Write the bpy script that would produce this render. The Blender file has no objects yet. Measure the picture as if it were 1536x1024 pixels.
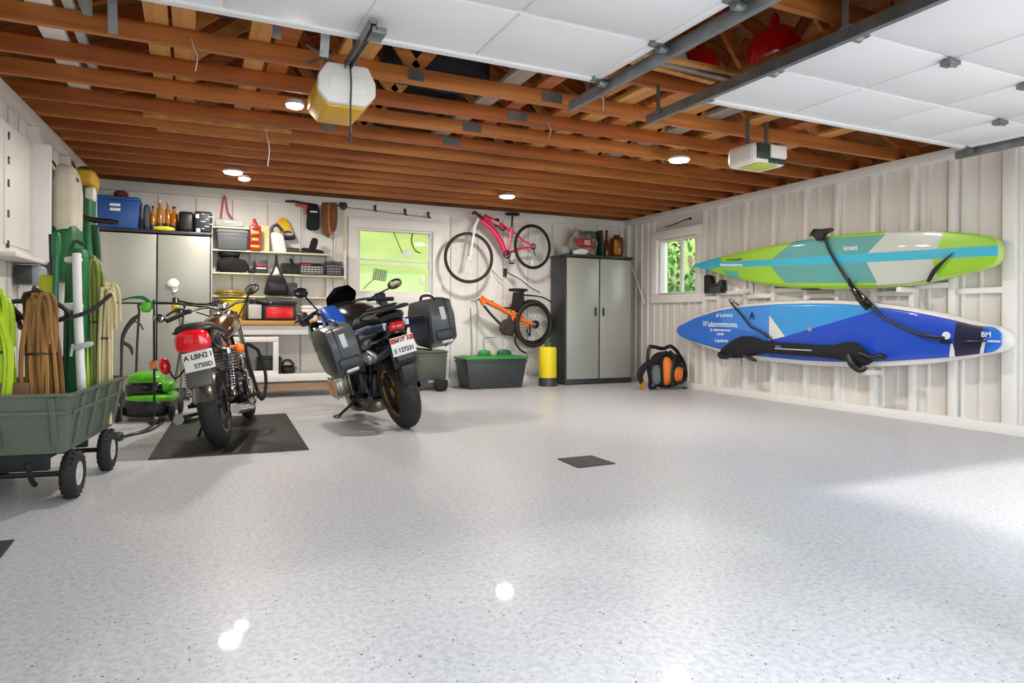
import bpy, bmesh, math, random
from mathutils import Vector, Matrix, Euler, noise
random.seed(7)
R = math.radians
sc = bpy.context.scene
C = sc.collection
# ---------------- camera ----------------
F, CY = 1018.03, 477.88
cam = bpy.data.cameras.new('camera'); co = bpy.data.objects.new('camera', cam); C.objects.link(co)
cam.sensor_width = 36; cam.lens = 36*F/1536
cam.shift_x = 0; cam.shift_y = (CY-512)/1536
cam.clip_start = .05; cam.clip_end = 300
YAW, ROLL, CAMH = .443, .006, .95
f_ = Vector((math.sin(YAW), math.cos(YAW), 0)); r_ = Vector((math.cos(YAW), -math.sin(YAW), 0)); u_ = Vector((0, 0, 1))
rr = r_*math.cos(ROLL)+u_*math.sin(ROLL); uu = u_*math.cos(ROLL)-r_*math.sin(ROLL)
co.matrix_world = Matrix(((rr.x, uu.x, -f_.x, 0), (rr.y, uu.y, -f_.y, 0), (rr.z, uu.z, -f_.z, CAMH), (0, 0, 0, 1)))
sc.camera = co
# ---------------- world, sun, exposure ----------------
w = bpy.data.worlds.new('sky'); sc.world = w; w.use_nodes = True
bg = w.node_tree.nodes['Background']; bg.inputs[0].default_value = (.86, .93, 1, 1); bg.inputs[1].default_value = 3.0
sl = bpy.data.lights.new('sun', 'SUN'); sl.energy = 1.8; sl.angle = R(3); sl.color = (1, .95, .86)
so = bpy.data.objects.new('sun', sl); C.objects.link(so)
so.rotation_euler = Vector((.04, .70, -.72)).to_track_quat('-Z', 'Y').to_euler()
LAMP_W = 28
sc.view_settings.view_transform = 'Standard'; sc.view_settings.look = 'None'
sc.view_settings.exposure = 0.92; sc.view_settings.gamma = 1
sc.view_settings.use_curve_mapping = False
try: sc.cycles.max_bounces = 8; sc.cycles.diffuse_bounces = 5
except Exception: pass

# ---------------- materials ----------------
def lin(h):
    h = h.lstrip('#'); o = []
    for i in (0, 2, 4):
        c = int(h[i:i+2], 16)/255; o.append(c/12.92 if c <= .04045 else ((c+.055)/1.055)**2.4)
    return (o[0], o[1], o[2], 1)
MATS = {}
def mat(name, col, rough=.5, metal=0, var=0, vs=(4, 4, 4), bump=0, bs=60, emit=0, coat=0, col2=None, alpha=None, trans=0):
    if name in MATS: return MATS[name]
    m = bpy.data.materials.new(name); m.use_nodes = True; n = m.node_tree.nodes; l = m.node_tree.links
    p = n['Principled BSDF']; c = lin(col)
    p.inputs['Base Color'].default_value = c; p.inputs['Roughness'].default_value = rough; p.inputs['Metallic'].default_value = metal
    if coat: p.inputs['Coat Weight'].default_value = coat; p.inputs['Coat Roughness'].default_value = .06
    if trans: p.inputs['Transmission Weight'].default_value = trans; p.inputs['IOR'].default_value = 1.3
    if alpha is not None: p.inputs['Alpha'].default_value = alpha
    tc = n.new('ShaderNodeTexCoord')
    if var or col2:
        mp = n.new('ShaderNodeMapping'); mp.inputs['Scale'].default_value = vs; l.new(tc.outputs['Object'], mp.inputs[0])
        nz = n.new('ShaderNodeTexNoise'); nz.inputs['Scale'].default_value = 1; nz.inputs['Detail'].default_value = 6; l.new(mp.outputs[0], nz.inputs[0])
        rp = n.new('ShaderNodeValToRGB'); rp.color_ramp.elements[0].position = .32; rp.color_ramp.elements[1].position = .68
        a = lin(col2) if col2 else tuple(x*(1-var) for x in c[:3])+(1,)
        b = c if col2 else tuple(min(1, x*(1+var)) for x in c[:3])+(1,)
        rp.color_ramp.elements[0].color = a; rp.color_ramp.elements[1].color = b
        l.new(nz.outputs[0], rp.inputs[0]); l.new(rp.outputs[0], p.inputs['Base Color'])
    if bump:
        nb = n.new('ShaderNodeTexNoise'); nb.inputs['Scale'].default_value = bs; nb.inputs['Detail'].default_value = 3; l.new(tc.outputs['Object'], nb.inputs[0])
        bp = n.new('ShaderNodeBump'); bp.inputs['Strength'].default_value = bump; bp.inputs['Distance'].default_value = .01
        l.new(nb.outputs[0], bp.inputs['Height']); l.new(bp.outputs[0], p.inputs['Normal'])
    if emit:
        p.inputs['Emission Color'].default_value = c; p.inputs['Emission Strength'].default_value = emit
    MATS[name] = m
    return m
def region_mat(name, base, regions, rough=.3, coat=.3):
    """regions: list of (hex, [(a,b,c)...]) painted where a*u+b*v>c for all, u=object x, v=object z"""
    m = bpy.data.materials.new(name); m.use_nodes = True; n = m.node_tree.nodes; l = m.node_tree.links
    p = n['Principled BSDF']; p.inputs['Roughness'].default_value = rough; p.inputs['Coat Weight'].default_value = coat
    tc = n.new('ShaderNodeTexCoord'); cur = None; base = lin(base)
    for hx, hp in regions:
        mask = None
        for a, b, c in hp:
            d = n.new('ShaderNodeVectorMath'); d.operation = 'DOT_PRODUCT'; d.inputs[1].default_value = (a, 0, b); l.new(tc.outputs['Object'], d.inputs[0])
            g = n.new('ShaderNodeMath'); g.operation = 'GREATER_THAN'; g.inputs[1].default_value = c; l.new(d.outputs['Value'], g.inputs[0])
            if mask is None: mask = g
            else:
                k = n.new('ShaderNodeMath'); k.operation = 'MULTIPLY'; l.new(mask.outputs[0], k.inputs[0]); l.new(g.outputs[0], k.inputs[1]); mask = k
        x = n.new('ShaderNodeMix'); x.data_type = 'RGBA'; l.new(mask.outputs[0], x.inputs[0])
        if cur is None: x.inputs[6].default_value = base
        else: l.new(cur, x.inputs[6])
        x.inputs[7].default_value = lin(hx); cur = x.outputs[2]
    l.new(cur, p.inputs['Base Color'])
    return m

white = mat('white_paint', '#e9e6e1', .5, var=.03, vs=(3, 3, 1))
whitep = mat('white_plastic', '#e6e4de', .35)
wallw = mat('wall_paint', '#e4e0da', .55, var=.05, vs=(6, 6, .7))
wallrib = mat('ribbed_metal', '#dcd7d0', .45, var=.05, vs=(6, 6, .7))
doorw = mat('door_enamel', '#e6e6e8', .45, bump=.08, bs=160)
black = mat('black_plastic', '#17181a', .4)
blackg = mat('black_gloss', '#0e0f12', .15, coat=.5)
blackc = mat('black_cloth', '#151517', .85, bump=.3, bs=200)
dgrey = mat('dark_grey_plastic', '#3a3c3d', .4)
pann = mat('pannier_plastic', '#44474a', .33, bump=.1, bs=300)
grey = mat('grey_plastic', '#7c8082', .45)
lgrey = mat('light_grey', '#b5b8b8', .45)
rubber = mat('rubber', '#1b1b1c', .75, bump=.2, bs=120)
chrome = mat('chrome', '#d0d0d2', .12, metal=1)
steel = mat('galvanised_steel', '#85898a', .42, metal=.75, var=.2, vs=(8, 8, 8))
dsteel = mat('dark_steel', '#3b3c3e', .35, metal=.8)
alloy = mat('alloy', '#9a958c', .3, metal=.9)
gold = mat('gold_rim', '#a8763a', .3, metal=.8)
red = mat('red_plastic', '#d3121c', .25)
redl = mat('red_lens', '#e0101c', .12, coat=.6)
orange = mat('orange_plastic', '#f07a16', .3)
amber = mat('amber', '#b8700f', .2, coat=.4)
yellow = mat('yellow_plastic', '#ecd415', .4)
blue = mat('blue_plastic', '#1c4f94', .4)
bluem = mat('blue_metallic', '#1f62d8', .2, metal=.3, coat=.8)
navy = mat('navy', '#1b2130', .5)
green = mat('green_cloth', '#0e6334', .55, var=.2, vs=(6, 6, 2))
lime = mat('lime_plastic', '#58b51c', .35)
limeh = mat('lime_hose', '#a9c81e', .4, var=.25, vs=(20, 20, 2))
olive = mat('olive_hose', '#7e8a3a', .5, var=.3, vs=(20, 20, 2))
tan = mat('tan_rope', '#a97a3e', .75, col2='#77522a', vs=(20, 20, 2))
beige = mat('beige_rope', '#cdbf90', .7, var=.15, vs=(20, 20, 4))
cream = mat('cream_canvas', '#d6d0bd', .8, var=.1, vs=(6, 6, 6))
cartg = mat('cart_poly', '#575f52', .42, bump=.25, bs=130, var=.12, vs=(3, 3, 3))
cabm = mat('cabinet_grey', '#a9aaa1', .38, metal=.15, var=.03, vs=(1, 1, 1))
cabd = mat('cabinet_dark', '#2e3130', .4)
woodj = mat('stained_timber', '#bd682e', .55, col2='#82421a', vs=(.9, 12, 14), bump=.15, bs=30)
woodj2 = mat('stained_timber_light', '#cf8440', .55, col2='#985224', vs=(.9, 12, 14), bump=.15, bs=30)
woody = mat('raw_pine', '#d8a05a', .6, col2='#b87838', vs=(12, .9, 12), bump=.1, bs=30)
woodr = mat('roof_boards', '#a46634', .65, col2='#6b3d1c', vs=(1.5, 5, 5), bump=.2, bs=20)
benchw = mat('bench_top', '#d09a58', .45, col2='#b9803e', vs=(1, 14, 14))
pink = mat('pink_paint', '#d62c6a', .25, coat=.5, col2='#c8202c', vs=(1.1, 2, 2))
orangep = mat('orange_paint', '#e8701e', .25, coat=.5)
glass = mat('window_glass', '#f4fbf6', .02, trans=1)
mirror = mat('mirror_glass', '#9aa0a4', .04, metal=1)
lampm = mat('lamp_glow', '#fff4e0', .3, emit=14)
grass = mat('grass', '#6c7030', .9, col2='#57682a', vs=(1.2, 1.2, 1.2), bump=.4, bs=8)
leafm = mat('leaves', '#5f9436', .8, col2='#34661d', vs=(5, 5, 5))
conc = mat('driveway', '#b4b0a8', .85, var=.08, vs=(2, 2, 2))
plate_w = mat('plate_white', '#e8e6e0', .4)
ink = mat('ink', '#202024', .6)
clearp = mat('clear_plastic', '#d5dadb', .15, alpha=.45)

# ---------------- geometry helpers ----------------
class B:
    def __init__(s, M=None): s.bm = bmesh.new(); s.M = M or Matrix(); s.m = 0
    def v(s, p): return s.bm.verts.new(s.M @ Vector(p))
    def f(s, vs, m=None):
        try: fc = s.bm.faces.new(vs)
        except ValueError: return None
        fc.material_index = s.m if m is None else m
        return fc
    def box(s, c, d, rot=None, bev=0, top=None, m=None, seg=2):
        """centre, dims; top=(sx,sy) scales the upper face"""
        Q = Matrix.Translation(c) @ (Euler(rot).to_matrix().to_4x4() if rot else Matrix())
        t = top or (1, 1); vs = []
        for z in (-1, 1):
            for y in (-1, 1):
                for x in (-1, 1):
                    k = t if z > 0 else (1, 1)
                    vs.append(s.v(Q @ Vector((x*d[0]/2*k[0], y*d[1]/2*k[1], z*d[2]/2))))
        fs = [s.f([vs[i] for i in q], m) for q in ((0, 2, 3, 1), (4, 5, 7, 6), (0, 1, 5, 4), (2, 6, 7, 3), (0, 4, 6, 2), (1, 3, 7, 5))]
        if bev:
            es = set(); [es.update(f.edges) for f in fs]
            r = bmesh.ops.bevel(s.bm, geom=list(es), offset=bev, segments=seg, affect='EDGES', profile=.5)
            for f in r['faces']: f.material_index = s.m if m is None else m
        return s
    def rings(s, rs, closed=True, cap=True, m=None, loop=False):
        V = [[s.v(p) for p in r] for r in rs]; n = len(V[0]); L = len(V)
        for i in range(L if loop else L-1):
            a, b = V[i], V[(i+1) % L]
            for j in range(n if closed else n-1):
                k = (j+1) % n; s.f((a[j], a[k], b[k], b[j]), m)
        if cap and closed and not loop: s.f(V[0][::-1], m); s.f(V[-1], m)
        return s
    def tube(s, pts, r, n=8, closed=False, smooth=0, m=None, flat=1.0, up=None):
        P = [Vector(p) for p in pts]
        rr_ = list(r) if isinstance(r, (list, tuple)) else [r]*len(P)
        if smooth:
            Q = []; q2 = []; L = len(P); rng = L if closed else L-1
            for i in range(rng):
                g = lambda k: P[k % L] if closed else P[max(0, min(L-1, k))]
                p0, p1, p2, p3 = g(i-1), g(i), g(i+1), g(i+2)
                for k in range(smooth):
                    t = k/smooth
                    Q.append(.5*((2*p1)+(p2-p0)*t+(2*p0-5*p1+4*p2-p3)*t*t+(3*p1-p0-3*p2+p3)*t**3))
                    q2.append(rr_[i]*(1-t)+rr_[(i+1) % L]*t)
            if not closed: Q.append(P[-1]); q2.append(rr_[-1])
            P, rr_ = Q, q2
        L = len(P); rs = []; nv = None
        for i in range(L):
            if closed: t = P[(i+1) % L]-P[i-1]
            else: t = P[min(L-1, i+1)]-P[max(0, i-1)]
            if t.length < 1e-9: t = Vector((0, 0, 1))
            t.normalize()
            if up is not None: nv = Vector(up)
            elif nv is None: nv = Vector((0, 0, 1)) if abs(t.z) < .9 else Vector((1, 0, 0))
            nv = (nv-t*nv.dot(t))
            if nv.length < 1e-6: nv = t.orthogonal()
            nv.normalize(); bn = t.cross(nv)
            rs.append([P[i]+(nv*math.cos(2*math.pi*j/n)*flat+bn*math.sin(2*math.pi*j/n))*rr_[i] for j in range(n)])
        return s.rings(rs, True, not closed, m, loop=closed)
    def cyl(s, a, b, r, r2=None, n=16, m=None): return s.tube([a, b], [r, r if r2 is None else r2], n, m=m)
    def lathe(s, prof, c=(0, 0, 0), rot=None, n=24, m=None):
        Q = Matrix.Translation(c) @ (Euler(rot).to_matrix().to_4x4() if rot else Matrix())
        return s.rings([[Q @ Vector((max(r, 1e-4)*math.cos(2*math.pi*j/n), max(r, 1e-4)*math.sin(2*math.pi*j/n), z)) for j in range(n)] for r, z in prof], m=m)
    def torus(s, c, Rr, r, rot=None, n=40, k=10, m=None, sy=1.0):
        """ring in local XY plane; sy widens tube along the axis"""
        Q = Matrix.Translation(c) @ (Euler(rot).to_matrix().to_4x4() if rot else Matrix())
        rs = []
        for i in range(n):
            a = 2*math.pi*i/n
            rs.append([Q @ Vector(((Rr+r*math.cos(2*math.pi*j/k))*math.cos(a), (Rr+r*math.cos(2*math.pi*j/k))*math.sin(a), r*sy*math.sin(2*math.pi*j/k))) for j in range(k)])
        return s.rings(rs, loop=True, m=m)
    def sup(s, c, d, rot=None, e=(.5, .5), n=20, m=None, jit=0, seed=0, taper=(0, 0)):
        """superellipsoid; e<1 boxy; taper narrows towards +z"""
        Q = Matrix.Translation(c) @ (Euler(rot).to_matrix().to_4x4() if rot else Matrix())
        pw = lambda x, k: math.copysign(abs(x)**k, x)
        rs = []; h = n//2
        for i in range(h+1):
            ph = -math.pi/2+math.pi*i/h
            cz = pw(math.sin(ph), e[0]); cr = pw(math.cos(ph), e[0]) if 0 < i < h else .01
            ring = []
            for j in range(n):
                th = 2*math.pi*j/n
                x = cr*pw(math.cos(th), e[1])*(1-taper[0]*(cz+1)/2); y = cr*pw(math.sin(th), e[1])*(1-taper[1]*(cz+1)/2)
                p = Vector((x*d[0]/2, y*d[1]/2, cz*d[2]/2))
                if jit and 0 < i: p += noise.noise_vector(p*9+Vector((seed, 0, 0)))*jit*(1 if cz > -.9 else .2)
                ring.append(Q @ p)
            rs.append(ring)
        return s.rings(rs, m=m)
    def prism(s, pts, a, b, ax='y', m=None, bev=0):
        """2D outline extruded from a to b along an axis: y -> (x,z), x -> (y,z), z -> (x,y)"""
        g = {'y': lambda p, t: (p[0], t, p[1]), 'x': lambda p, t: (t, p[0], p[1]), 'z': lambda p, t: (p[0], p[1], t)}[ax]
        va = [s.v(g(p, a)) for p in pts]; vb = [s.v(g(p, b)) for p in pts]
        fs = [s.f(va, m), s.f(vb[::-1], m)]
        n = len(pts)
        for i in range(n): fs.append(s.f((va[i], vb[i], vb[(i+1) % n], va[(i+1) % n]), m))
        if bev:
            es = set(); [es.update(f.edges) for f in fs if f]
            bmesh.ops.bevel(s.bm, geom=list(es), offset=bev, segments=2, affect='EDGES', profile=.5)
        return s
    def band(s, c, Rr, a0, a1, wd, th, n=20, m=None, crown=.02):
        """fender: arc in the x-z plane around c, wd wide in y"""
        rs = []
        for i in range(n+1):
            a = R(a0+(a1-a0)*i/n); row = []
            for k, y in enumerate((-1, -.6, 0, .6, 1)):
                q = Rr-crown*abs(y)**2*2; row.append((c[0]+q*math.cos(a), c[1]+y*wd/2, c[2]+q*math.sin(a)))
            for y in (1, .6, 0, -.6, -1):
                q = Rr-crown*abs(y)**2*2-th; row.append((c[0]+q*math.cos(a), c[1]+y*(wd/2-th), c[2]+q*math.sin(a)))
            rs.append(row)
        return s.rings(rs, m=m)
def obj(name, b, mats, parent=None, loc=None, rot=None, sharp=40, sub=0):
    bmesh.ops.recalc_face_normals(b.bm, faces=b.bm.faces)
    me = bpy.data.meshes.new(name); b.bm.to_mesh(me); b.bm.free()
    for m in (mats if isinstance(mats, (list, tuple)) else [mats]): me.materials.append(m)
    me.polygons.foreach_set('use_smooth', [True]*len(me.polygons))
    me.set_sharp_from_angle(angle=R(sharp))
    o = bpy.data.objects.new(name, me); C.objects.link(o)
    if parent: o.parent = parent
    if loc: o.location = loc
    if rot: o.rotation_euler = rot
    if sub: q = o.modifiers.new('subdivision', 'SUBSURF'); q.levels = sub; q.render_levels = sub
    return o
def thing(name, label, cat, loc=(0, 0, 0), rot=(0, 0, 0), group=None):
    o = bpy.data.objects.new(name, None); C.objects.link(o); o.empty_display_size = .05
    o.location = loc; o.rotation_euler = rot; o['label'] = label; o['category'] = cat
    if group: o['group'] = group
    return o
def tag(o, label, cat, group=None, kind=None):
    o['label'] = label; o['category'] = cat
    if group: o['group'] = group
    if kind: o['kind'] = kind
    return o
def struct(name, b, mats, parent=None, **k):
    o = obj(name, b, mats, parent, **k)
    if not parent: o['kind'] = 'structure'
    return o
def copytree(o, parent=None):
    c = o.copy(); C.objects.link(c)
    if parent: c.parent = parent
    for ch in list(o.children): copytree(ch, c)
    return c
def text(name, s, size, m, parent, M, ext=.0008, sx=1, bold=0):
    cu = bpy.data.curves.new(name, 'FONT'); cu.body = s; cu.size = size; cu.extrude = ext; cu.align_x = 'CENTER'; cu.align_y = 'CENTER'; cu.offset = bold
    t = bpy.data.objects.new(name+'_curve', cu); C.objects.link(t)
    dg = bpy.context.evaluated_depsgraph_get(); me = bpy.data.meshes.new_from_object(t.evaluated_get(dg))
    bpy.data.objects.remove(t); bpy.data.curves.remove(cu)
    me.transform(M @ Matrix.Diagonal((sx, 1, 1, 1))); me.materials.clear(); me.materials.append(m)
    o = bpy.data.objects.new(name, me); C.objects.link(o); o.parent = parent
    return o
def lab(o, s): o['label'] = s; return o

# ================= SETTING =================
HC = 2.51; CX, CYB = 6.26, 8.98        # ceiling height, right wall x, back wall y
def LX(y): return -.99-(9.0-y)*.0572    # the left wall runs slightly out of square
Y0 = .8                                 # plane of the garage openings
# floor
def floor_mat():
    m = bpy.data.materials.new('epoxy_floor'); m.use_nodes = True; n = m.node_tree.nodes; l = m.node_tree.links; p = n['Principled BSDF']
    p.inputs['Roughness'].default_value = .42; p.inputs['Coat Weight'].default_value = .16; p.inputs['Coat Roughness'].default_value = .045
    tc = n.new('ShaderNodeTexCoord'); base = lin('#c6c7cb'); cur = None
    def mixc(fac, colr, cur):
        x = n.new('ShaderNodeMix'); x.data_type = 'RGBA'; l.new(fac, x.inputs[0])
        if cur is None: x.inputs[6].default_value = base
        else: l.new(cur, x.inputs[6])
        x.inputs[7].default_value = lin(colr); return x.outputs[2]
    nz = n.new('ShaderNodeTexNoise'); nz.inputs['Scale'].default_value = 45; nz.inputs['Detail'].default_value = 4; l.new(tc.outputs['Object'], nz.inputs[0])
    r0 = n.new('ShaderNodeValToRGB'); r0.color_ramp.elements[0].position = .4; r0.color_ramp.elements[1].position = .65; l.new(nz.outputs[0], r0.inputs[0])
    cur = mixc(r0.outputs[0], '#b2b3b9', cur)
    for scale, thr, keep, colr in ((120, .24, .42, '#9c9ca6'), (58, .16, .30, '#55555c'), (34, .13, .16, '#2f2f36')):
        vo = n.new('ShaderNodeTexVoronoi'); vo.inputs['Scale'].default_value = scale; l.new(tc.outputs['Object'], vo.inputs['Vector'])
        a = n.new('ShaderNodeMath'); a.operation = 'LESS_THAN'; a.inputs[1].default_value = thr; l.new(vo.outputs['Distance'], a.inputs[0])
        sp = n.new('ShaderNodeSeparateColor'); l.new(vo.outputs['Color'], sp.inputs[0])
        k = n.new('ShaderNodeMath'); k.operation = 'LESS_THAN'; k.inputs[1].default_value = keep; l.new(sp.outputs[0], k.inputs[0])
        q = n.new('ShaderNodeMath'); q.operation = 'MULTIPLY'; l.new(a.outputs[0], q.inputs[0]); l.new(k.outputs[0], q.inputs[1])
        cur = mixc(q.outputs[0], colr, cur)
    l.new(cur, p.inputs['Base Color'])
    return m
b = B(); b.box((2.6, 4.1, -.06), (8.2, 10.2, .12)); struct('floor', b, floor_mat())
b = B(); b.box((2.6, -14.8, -.1), (40, 27.6, .12)); struct('trim_9', b, conc)      # driveway in front of the doors
# lawn and rising bank seen through the windows
def ground(x, y):
    d = max(0, y-9.4, (x-6.9)*.9, (-x-1.7)*.9)
    return -.12+min(9, .42*d**1.05)+.1*noise.noise(Vector((x*.5, y*.5, 0)))*min(1, d)
b = B(); N = 64; gv = {}
for i in range(N+1):
    for j in range(N+1):
        x = -30+i*1.05; y = -8+j*.75; gv[i, j] = b.v((x, y, ground(x, y)-.02))
for i in range(N):
    for j in range(N):
        x = -30+(i+.5)*1.05; y = -8+(j+.5)*.75
        if y < -.95 and -16 < x < 22: continue
        b.f((gv[i, j], gv[i+1, j], gv[i+1, j+1], gv[i, j+1]))
tag(obj('lawn', b, grass), 'bright green grass bank outside, seen through the back window', 'grass', kind='stuff')
# back wall with window hole
def wall_quad(b, axis, pos, th, u0, u1, z0, z1, holes, m=0):
    us = sorted({u0, u1, *[h[0] for h in holes], *[h[1] for h in holes]}); zs = sorted({z0, z1, *[h[2] for h in holes], *[h[3] for h in holes]})
    for i in range(len(us)-1):
        for j in range(len(zs)-1):
            uc, zc = (us[i]+us[i+1])/2, (zs[j]+zs[j+1])/2
            if any(h[0] < uc < h[1] and h[2] < zc < h[3] for h in holes): continue
            if axis == 'y': b.box((uc, pos+th/2, zc), (us[i+1]-us[i], abs(th), zs[j+1]-zs[j]), m=m)
            else: b.box((pos+th/2, uc, zc), (abs(th), us[i+1]-us[i], zs[j+1]-zs[j]), m=m)
RX, RZ = 2.55, 4.25                      # ridge
def roofz(x): return HC+.12+(RZ-HC-.12)*(1-abs(x-RX)/(4.1))
b = B(); wall_quad(b, 'y', CYB, .14, -1.2, CX+.14, 0, HC, [(2.02, 3.01, 1.30, 2.125)])
for x in [-.75+i*.405 for i in range(18)]:    # board joints
    if not 1.95 < x < 3.1: b.box((x, CYB-.002, 1.2), (.014, .006, 2.35), m=2); b.box((x+.016, CYB-.006, 1.2), (.02, .012, 2.35))
b.prism([(-1.5, HC), (CX+.3, HC), (CX+.3, roofz(CX+.3)), (RX, RZ), (-1.5, roofz(-1.5))], CYB+.03, CYB+.13, m=1)
struct('wall_back', b, [wallw, woodr, mat('joint_grey', '#b9b4ac', .7)])  # last material: board joints in a greyer tone than the wall
b = B(); wall_quad(b, 'x', CX+.02, .12, Y0-.1, CYB+.1, 0, HC, [(7.30, 8.11, 1.335, 2.10)])
y = 3.0
while y < 8.95:                            # standing ribs of the metal sheet
    if not 7.2 < y < 8.2:
        b.prism([(CX+.021, y-.02), (CX+.004, y-.008), (CX+.004, y+.008), (CX+.021, y+.02)], 0, HC, ax='z')
    else:
        b.prism([(CX+.021, y-.02), (CX+.004, y-.008), (CX+.004, y+.008), (CX+.021, y+.02)], 0, 1.25, ax='z')
    y += .155
struct('wall_right', b, wallrib)
b = B()
b.prism([(LX(Y0-.2), Y0-.2), (LX(9.1), 9.1), (LX(9.1)-.12, 9.1), (LX(Y0-.2)-.12, Y0-.2)], 0, HC, ax='z')
for i in range(18):
    y = 4.6+i*.25; b.box((LX(y)+.001, y, 1.25), (.008, .012, 2.4), m=1)
struct('wall_left', b, [wallw, MATS['joint_grey']])
b = B(); wall_quad(b, 'y', Y0, -.16, -1.9, CX+.14, 0, HC, [(-.38, 2.2, 0, 2.12), (2.9, 5.68, 0, 2.12)])
b.prism([(-1.6, HC), (CX+.3, HC), (CX+.3, roofz(CX+.3)), (RX, RZ), (-1.6, roofz(-1.6))], Y0-.14, Y0-.04, m=1)
struct('wall_front', b, [wallw, woodr])
# roof underside: two slopes of boards
b = B()
for sgn, xe in ((-1, -1.75), (1, CX+.55)):
    L = 14
    for k in range(L):
        x0 = RX+(xe-RX)*k/L; x1 = RX+(xe-RX)*(k+1)/L-sgn*.008
        z0, z1 = roofz(x0), roofz(x1)
        pts = [(x0, z0), (x1, z1), (x1, z1+.03), (x0, z0+.03)]
        b.prism(pts, Y0-.5, CYB+.4)
b.prism([(-1.8, roofz(-1.8)+.03), (RX, RZ+.04), (CX+.6, roofz(CX+.6)+.03), (CX+.6, roofz(CX+.6)+.06), (RX, RZ+.08), (-1.8, roofz(-1.8)+.06)], Y0-.5, CYB+.4, m=1)
struct('ceiling', b, [woodr, dgrey])
# soffit closers above the side walls (dark timber)
b = B(); b.box((CX+.3, 4.9, HC+.12), (.04, 8.6, .4)); struct('trim_7', b, woodr)
b = B(); b.box((-1.62, 4.9, HC+.12), (.04, 8.6, .4)); struct('trim_8', b, woodr)
# plates and baseboards
b = B(); b.box((2.6, CYB-.02, HC-.06), (7.5, .05, .11), bev=.004); struct('trim_1', b, white)
b = B(); b.box((2.6, CYB-.012, .06), (7.5, .03, .12), bev=.004); struct('baseboard_back', b, white)
b = B(); b.box((CX-.03, 4.9, HC-.045), (.1, 8.2, .09), bev=.004); struct('trim_2', b, white)
b = B(); b.box((CX-.02, 4.9, .045), (.09, 8.2, .09), bev=.004); struct('baseboard_right', b, white)
lrot = (0, 0, math.atan(-.0572)); LMid = LX(4.9)
b = B(); b.box((.03, 0, 0), (.07, 8.2, .09), bev=.004); struct('trim_3', b, white, loc=(LMid, 4.9, HC-.045), rot=lrot)
b = B(); b.box((.03, 0, 0), (.06, 8.2, .09), bev=.004); struct('baseboard_left', b, white, loc=(LMid, 4.9, .045), rot=lrot)
tn = 10
def trim(b, m=white, **k):
    global tn
    struct('trim_%d' % tn, b, m, **k); tn += 1
for y, wd in ((7.12, .06), (6.85, .05), (6.38, .05), (5.93, .05), (5.46, .05), (5.05, .05), (4.63, .06), (4.22, .05), (3.84, .06), (3.37, .10), (8.9, .06), (2.9, .06)):
    z0, z1 = .09, HC-.09
    b = B(); b.box((CX-.012, y, (z0+z1)/2), (.064, wd, z1-z0), bev=.003); trim(b)
ys = [8.87, 7.15, 7.09, 6.875, 6.825, 6.405, 6.355, 5.955, 5.905, 5.485, 5.435, 5.075, 5.025, 4.66, 4.60, 4.245, 4.195, 3.87, 3.81, 3.42]
for i in range(2, len(ys)-1, 2):
    b = B(); zz = 1.24 if i % 4 else 1.30
    if i > 8: zz -= .02
    b.box((CX-.012, (ys[i]+ys[i+1])/2, zz), (.06, ys[i]-ys[i+1], .05), bev=.003); trim(b)
for y in (4.75, 5.22, 6.36, 7.4, 8.05):
    b = B(); b.box((.04, 0, 0), (.08, .06, HC-.19), bev=.003); trim(b, loc=(LX(y), y, HC/2), rot=lrot)
for y0, y1 in ((4.78, 5.19), (6.39, 7.37)):
    b = B(); b.box((.03, 0, 0), (.06, y1-y0, .05), bev=.003); trim(b, loc=(LX((y0+y1)/2), (y0+y1)/2, 2.17), rot=lrot)
b = B(); b.box((-.93, 8.35, 1.25), (.05, .5, 2.3), bev=.004); trim(b)    # white return beside the left cabinet
# windows
wn = thing('window_1', '', ''); del wn['label']; del wn['category']; wn['kind'] = 'structure'; wn.location = (2.515, CYB, 1.3)
def ring_frame(b, x0, x1, z0, z1, t, y0, y1, ax='y'):
    for (ux, uz, dx, dz) in (((x0+x1)/2, z0-t/2, x1-x0+2*t, t), ((x0+x1)/2, z1+t/2, x1-x0+2*t, t), (x0-t/2, (z0+z1)/2, t, z1-z0), (x1+t/2, (z0+z1)/2, t, z1-z0)):
        if ax == 'y': b.box((ux, (y0+y1)/2, uz), (dx, abs(y1-y0), dz), bev=.004)
        else: b.box(((y0+y1)/2, ux, uz), (abs(y1-y0), dx, dz), bev=.004)
b = B(Matrix.Translation((-2.515, -CYB, -1.3))); ring_frame(b, 2.0, 3.03, 1.28, 2.145, .13, CYB-.035, CYB+.01); ring_frame(b, 2.03, 3.0, 1.31, 2.115, .02, CYB, CYB+.12); obj('window_frame', b, white, wn)
b = B(); b.box((0, .07, .43), (.99, .035, .025), bev=.003); b.box((0, .06, .36), (.99, .02, .018), bev=.002); obj('sash_rail', b, white, wn)
b = B(); b.box((0, .09, .41), (.97, .005, .81)); obj('pane', b, glass, wn)
wn = thing('window_2', '', ''); del wn['label']; del wn['category']; wn['kind'] = 'structure'; wn.location = (CX, 7.705, 1.335)
b = B(Matrix.Translation((-CX, -7.705, -1.335))); ring_frame(b, 7.28, 8.13, 1.315, 2.12, .12, CX-.055, CX+.015, 'x'); ring_frame(b, 7.31, 8.10, 1.345, 2.09, .02, CX, CX+.12, 'x'); obj('window_frame', b, white, wn)
b = B(); b.box((.05, -.03, .38), (.04, .05, .76), bev=.003); obj('mullion', b, white, wn)
b = B(); b.box((.08, 0, .382), (.005, .79, .74)); obj('pane', b, glass, wn)
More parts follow.
